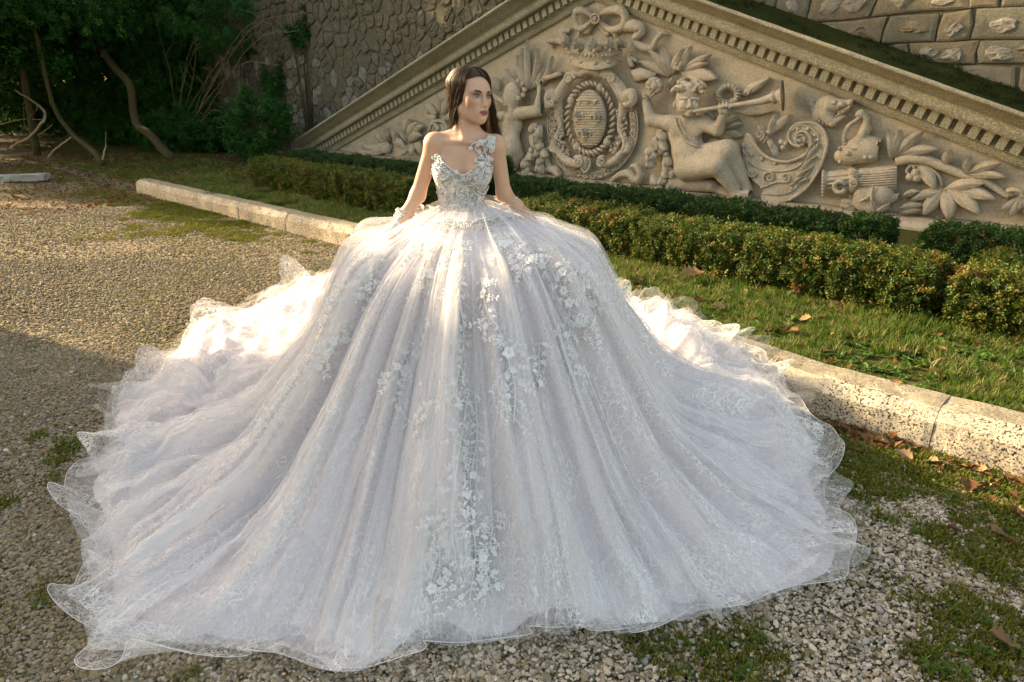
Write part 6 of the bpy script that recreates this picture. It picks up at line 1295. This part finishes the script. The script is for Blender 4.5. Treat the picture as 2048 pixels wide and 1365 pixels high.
spray([(860, 470), (840, 510), (855, 560), (845, 600)], [(858, 520, 1.4), (850, 500, 1.2), (845, 560, 1.0)], 12, 1.1, 1.2)
spray([(990, 470), (1010, 500), (1040, 520), (1050, 560)], [(1005, 495, 1.3), (1040, 520, 1.2), (985, 520, 1.1)], 12, 1.1, 1.2)
spray([(910, 480), (905, 520), (895, 560)], [(905, 500, 1.2), (885, 490, 1.0), (940, 490, 1.2)], 8, 1.0)
tag(TW.build('applique_twigs', M['embroidery'], BR), kind='stuff')
# ---- soft cloth petals and feathers at the waist
for (cx, cy, n, w, dy) in ((838, 428, 9, 34, 0.06), (1000, 414, 10, 30, 0.05), (955, 438, 6, 26, -0.06)):
    for k in range(n):
        mb = MB(); V, F = leaf_quad(re_.uniform(0.04, 0.07), re_.uniform(0.02, 0.034), 0.3, 0.2); R_ = rot_of((re_.uniform(-1, 1), re_.uniform(-0.5, 0.1), re_.uniform(0.0, 1.0)), re_.uniform(-1, 1)); c = PW(cx + re_.uniform(-1, 1)*w, cy + re_.uniform(-8, 10), dy) - BO
        mb.add([Vector(c) + R_ @ Vector(v) for v in V], F); mb.build('cloth_petal', M['petal_cloth'], BR)
# ---- beadwork running from the bodice down on to the skirt
def skirt_scroll(pts, r=0.0022, seg=24):
    P = [skirt_at(x, y) for x, y in spline(np.array(pts, float), seg)]; P = np.array([h[0] + h[1]*0.008 for h in P if h is not None])
    if len(P) < 5: return
    for _ in range(3): P[1:-1] = (P[:-2] + P[1:-1]*2 + P[2:])/4
    mb = MB(); mb.tube(P - BO, r, 6)
    for i in range(0, len(P), 2): mb.ball(P[i] - BO + [0, 0, r], r*1.1, 6, 4)
    mb.build('beaded_scroll', M['silver_cord'], BR)
for L in ([(760, 930), (800, 960), (850, 950), (900, 910), (940, 880)], [(940, 880), (1000, 870), (1060, 840), (1120, 800), (1200, 785)], [(1000, 890), (1060, 880), (1110, 850), (1140, 830)], [(740, 900), (700, 880), (660, 880), (620, 860)], [(800, 960), (780, 920), (740, 900)], [(1030, 850), (1080, 830), (1120, 820)]): skirt_scroll(Z4(L))
P = []
for k in range(420):
    x = re_.gauss(945, 42); h = skirt_at(x, 446 + abs(re_.gauss(0, 9)) - 0.10*(x - 930)*(x > 930))
    if h is not None: P.append(h[0] + h[1]*0.006)
P = np.array(P); n = len(P); scatter('waist_beads', P - BO, np.zeros((n, 3)), RNG.uniform(0.002, 0.0042, n), np.zeros(n), BEAD, BR)
# ================================================================ WHAT LIES ON THE GROUND
def visible(P, pad=50):
    px, py, d = project(P); return (px > -pad) & (px < 2048 + pad) & (py > -pad) & (py < 1365 + pad) & (d > 0.4)
def under_gown(x, y, k):
    dx, dy = x - DC[0], y - DC[1]; return np.hypot(dx, dy) < hemR(np.arctan2(dx, -dy))*k
def candidates(n, x0, x1, y0, y1):
    x = RNG.uniform(x0, x1, n); y = RNG.uniform(y0, y1, n); P = np.stack([x, y, np.zeros(n)], 1); return P[visible(P)]
def mossiness(x, y):
    s, q = to_sq(x, y); near_kerb = smooth01((q + 6.6)/1.2); return fbm(x*0.8 + 3, y*0.8 + 8, 4)*0.62 + 0.09 + 0.26*near_kerb + 0.75*(fbm(x*4, y*4, 4, 0.7) - 0.5) + 0.27*smooth01((x - 0.2)/0.8)
P = np.concatenate([candidates(300000, -4.6, 3.2, 1.2, 4.6), candidates(60000, -8, 0.5, 4.6, 7.2), candidates(30000, -11, 0, 7.2, 10.5)])
s_, q_ = to_sq(P[:, 0], P[:, 1]); kq_ = np.interp(s_, [-6, 1, 3.5, 6, 9], [-5.22, -5.03, -5.25, -5.62, -5.52])
ok = ((q_ < kq_ - 0.01) | (s_ < -6)) & ~under_gown(P[:, 0], P[:, 1], 0.86); ms = mossiness(P[:, 0], P[:, 1]); ok &= RNG.random(len(P)) > smooth01((ms - 0.60)/0.16)*0.5
P = P[ok]; n = len(P); dist = P[:, 1]
sc = RNG.lognormal(-4.98, 0.36, n)*(1 + 0.10*np.maximum(dist - 4, 0)); sc = np.clip(sc, 0.004, 0.02); P[:, 2] = sc*0.25 - 0.002
br = RNG.random(n) < np.clip(0.25 + 0.75*smooth01((-P[:, 0] - 0.2)/1.5) + 0.5*smooth01((dist - 3.2)/2), 0, 0.97)  # browner pebbles far and left: the shadows of backlit gravel put into their colour
for nm, mk, src in (('gravel', ~br, PEB), ('shade_toned_gravel', br, PEB2)):
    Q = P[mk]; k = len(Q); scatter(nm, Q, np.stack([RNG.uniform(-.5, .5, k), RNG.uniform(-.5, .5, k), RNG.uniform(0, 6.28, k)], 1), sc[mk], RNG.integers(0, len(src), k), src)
P = np.concatenate([candidates(60000, -4.6, 3.6, 1.2, 4.8), candidates(60000, -9, 0.5, 4.8, 11), candidates(30000, -13, -3, 9, 17)])
s_, q_ = to_sq(P[:, 0], P[:, 1]); kq_ = np.interp(s_, [-6, 1, 3.5, 6, 9], [-5.22, -5.03, -5.25, -5.62, -5.52]); ms = mossiness(P[:, 0], P[:, 1])
ok = (q_ < kq_) & ~under_gown(P[:, 0], P[:, 1], 0.9) & (RNG.random(len(P)) < smooth01((ms - 0.58)/0.14)*0.9); P = P[ok]; n = len(P)
scatter('moss', P, np.stack([np.zeros(n), np.zeros(n), RNG.uniform(0, 6.28, n)], 1), RNG.uniform(0.6, 1.5, n), RNG.integers(0, 3, n), MOSS)
P = candidates(5000, -4, 3.6, 1.2, 4.8); s_, q_ = to_sq(P[:, 0], P[:, 1]); kq_ = np.interp(s_, [-6, 1, 3.5, 6, 9], [-5.22, -5.03, -5.25, -5.62, -5.52]); ms = mossiness(P[:, 0], P[:, 1])
ok = (q_ < kq_ - 0.03) & ~under_gown(P[:, 0], P[:, 1], 1.02) & (ms > 0.66); P = P[ok]; n = len(P)
scatter('weeds', P, np.stack([np.zeros(n), np.zeros(n), RNG.uniform(0, 6.28, n)], 1), RNG.uniform(0.35, 0.9, n), RNG.integers(0, 3, n), WEED)
# ---- lawn grass
def lawn_points(n, s0, s1, q0, q1):
    s = RNG.uniform(s0, s1, n); q = RNG.uniform(q0, q1, n); kq_ = np.interp(s, [-6, 1, 3.5, 6, 9], [-5.22, -5.03, -5.25, -5.62, -5.52]); ok = q > kq_ + 0.27; s, q = s[ok], q[ok]
    P = np.stack([C0[0] + s*UU[0] + q*NN[0], C0[1] + s*UU[1] + q*NN[1], lawn_z(s, q)], 1); v = visible(P) & ~under_gown(P[:, 0], P[:, 1], 0.97); return P[v]
P = np.concatenate([lawn_points(11000, 2.6, 7.6, -5.5, -3.95), lawn_points(16000, -6.2, 2.6, -5.2, -3.9), lawn_points(5000, -3, 7.6, -3.4, -2.8), lawn_points(4000, -12, -5, -5, -2)])
k = fbm(P[:, 0]*2.2, P[:, 1]*2.2, 3) > 0.36; P = P[k]; n = len(P)
scatter('grass', P, np.stack([RNG.normal(size=n)*0.35, RNG.normal(size=n)*0.35, RNG.uniform(0, 6.28, n)], 1), RNG.uniform(0.4, 1.05, n)*(0.6 + 0.8*fbm(P[:, 0]*1.5 + 7, P[:, 1]*1.5, 2)), RNG.integers(0, 4, n), TUFT)
P = np.concatenate([lawn_points(2600, 2.6, 7.6, -5.5, -4.0), lawn_points(900, -5.5, 2.6, -5.1, -4.0)]); n = len(P); P[:, 2] += 0.008
scatter('broad_weeds', P, np.stack([RNG.normal(size=n)*0.2, RNG.normal(size=n)*0.2, RNG.uniform(0, 6.28, n)], 1), RNG.uniform(0.4, 1.0, n), RNG.integers(0, 3, n), WEED)
# leaf litter: under the trees, along the kerb, a little on the grass
G = np.stack([RNG.uniform(-13, -2, 9000), RNG.uniform(9.5, 19, 9000), np.zeros(9000)], 1); s_, q_ = to_sq(G[:, 0], G[:, 1]); G = G[visible(G) & (s_ < -4.6 + 0.0*q_) & (q_ > -7.6)]; s_, q_ = to_sq(G[:, 0], G[:, 1]); G[:, 2] = np.where(q_ > -5, lawn_z(s_, q_), 0) + 0.01
s = RNG.uniform(4.6, 7.4, 190); q = np.interp(s, [-6, 1, 3.5, 6, 9], [-5.22, -5.03, -5.25, -5.62, -5.52]) - np.abs(RNG.normal(size=190))*0.13 - 0.01; K = np.stack([C0[0] + s*UU[0] + q*NN[0], C0[1] + s*UU[1] + q*NN[1], np.full(190, 0.012)], 1)
Lw = lawn_points(130, 2.6, 7.4, -5.5, -3.9); Lw[:, 2] += 0.03; P = np.concatenate([G, K, Lw]); n = len(P)
scatter('leaf_litter', P, np.stack([RNG.normal(size=n)*0.5, RNG.normal(size=n)*0.5, RNG.uniform(0, 6.28, n)], 1), RNG.uniform(0.5, 1.3, n), RNG.integers(0, 3, n), LITTER)
# ---- single dry leaves one can pick out
def dry_leaf(seed, L):
    rl = random.Random(seed); V = [(0, 0, 0.004)]; out = []
    prof_ = [(0.0, .06), (.12, .20), (.22, .42), (.30, .30), (.42, .52), (.52, .32), (.66, .40), (.78, .20), (.90, .14), (1.0, 0.0)]
    for g in (1, -1):
        for t, w in (prof_ if g > 0 else prof_[::-1]): out.append((g*w*L*rl.uniform(0.85, 1.1), (t - 0.5)*L))
    mid = [(0, (t - 0.5)*L) for t, w in prof_]; cu = rl.uniform(0.5, 1.1); tw = rl.uniform(-0.5, 0.5)
    zf = lambda x, y: 0.012 + cu*abs(x)**1.4/L**0.4*0.9 + 0.25*y*y/L + tw*x*y/L + rl.uniform(-1, 1)*0.003
    n = len(prof_); V = [(x, y, zf(x, y)) for x, y in out[:n]] + [(x, y, 0.006 + 0.2*y*y/L) for x, y in mid] + [(x, y, zf(x, y)) for x, y in out[n:][::-1]]
    F = []
    for i in range(n - 1): F += [(i, i+1, n+i+1, n+i), (n+i, n+i+1, 2*n+i+1, 2*n+i)]
    mb = MB(); mb.add(V, F); mb.tube([(0, -L*0.5, 0.01), (0.01, -L*0.7, 0.012), (0.0, -L*0.85, 0.006)], 0.0018, 4); me = mesh('dry_leaf', np.concatenate(mb.v), mb.f); me.materials.append(M['dry_leaf']); return me
DLM = [dry_leaf(k, 0.10) for k in range(5)]
def put_leaf(px, py, z, sc, label, group=None):
    p = ground_at(px, py, z); o = link('dry_leaf', DLM[random.randrange(5)], None, None, tuple(p)); o.rotation_euler = (random.uniform(-.5, .5), random.uniform(-.5, .5), random.uniform(0, 6.28)); o.scale = (sc, sc, sc); tag(o, label, 'leaf', group)
put_leaf(1386, 552, 0.24, 1.9, 'large curled tan leaf lying in the grass close to the front hedge')
for x, y, s_ in ((1400, 602, 1.2), (1435, 615, 1.2), (1610, 640, 1.0), (1588, 665, 1.0), (1650, 705, 1.0), (1790, 770, .8), (1880, 700, .8), (1870, 745, .9), (1330, 560, .8), (1960, 690, .8), (1250, 545, .8), (1490, 585, .7)): put_leaf(x, y, 0.21, s_*0.85, 'curled brown dry leaf caught in the lawn grass', 'dry leaves on the lawn')
for x, y, s_ in ((1750, 882, 1.0), (1735, 878, .9), (1690, 862, .9), (1712, 870, .8), (1820, 893, 1.0), (1805, 912, 1.1), (1865, 925, .8), (1935, 975, 1.1), (1980, 1000, .7), (1990, 1065, .9), (2030, 1025, .9), (2045, 1030, .8), (1905, 1060, .8), (1960, 940, .8), (2020, 1085, .8), (1880, 935, .7), (1650, 850, .8), (1770, 888, .9)): put_leaf(x, y, 0.012, s_*0.8, 'crumpled brown dry leaf lying on the gravel along the kerb', 'dry leaves along the kerb')
put_leaf(2005, 1288, 0.012, 1.1, 'long brown leaf lying alone on the pale gravel low on the right')
# ---- tufts of taller grass by the hedges
for (px, py, lab) in ((790, 395, 'tall pale grass clump by the left hedge beside the bride arm'), (425, 396, 'sunlit grass tuft behind the far part of the kerb'), (610, 408, 'sunlit grass tuft in the middle of the left lawn strip')):
    p = ground_at(px, py, 0.165); mb = MB(); rl = random.Random(px)
    for k in range(34):
        a = rl.uniform(0, 6.28); L = rl.uniform(0.12, 0.34) if px == 790 else rl.uniform(0.08, 0.17); b = np.array([rl.uniform(-.09, .09), rl.uniform(-.06, .06), 0]); e = rl.uniform(0.3, 0.9); mb.tube([b, b + [math.cos(a)*L*e*0.35, math.sin(a)*L*e*0.35, L*0.7], b + [math.cos(a)*L*e, math.sin(a)*L*e, L*(1.0 - 0.3*e)]], [0.003, 0.0025, 0.0008], 3, False)
    o = link('grass_clump', mesh('grass_clump', np.concatenate(mb.v), mb.f), M['grass_blade'], None, tuple(p)); tag(o, lab, 'grass clump')
# a dry twiggy gap in the front hedge
p = ground_at(1555, 560, 0.17); root = tag(empty('dry_twigs', tuple(p)), 'fan of bare dry twigs standing before the sunlit front hedge', 'twigs'); rl = random.Random(4)
for k in range(16):
    a = rl.uniform(-0.6, 0.6); L = rl.uniform(0.18, 0.30); mb = MB(); b = np.array([rl.uniform(-.04, .04), rl.uniform(-.04, .02), 0]); e = b + [math.sin(a)*L*0.7, rl.uniform(-.06, .04), L]; mb.tube([b, (b + e)/2 + [rl.uniform(-.02, .02), 0, 0.01], e], [0.004, 0.003, 0.0012], 4)
    m_ = (b + e)/2; mb.tube([m_, m_ + [rl.uniform(-.05, .05), 0, L*0.35]], [0.0022, 0.001], 4); mb.build('twig', M['twig'], root)
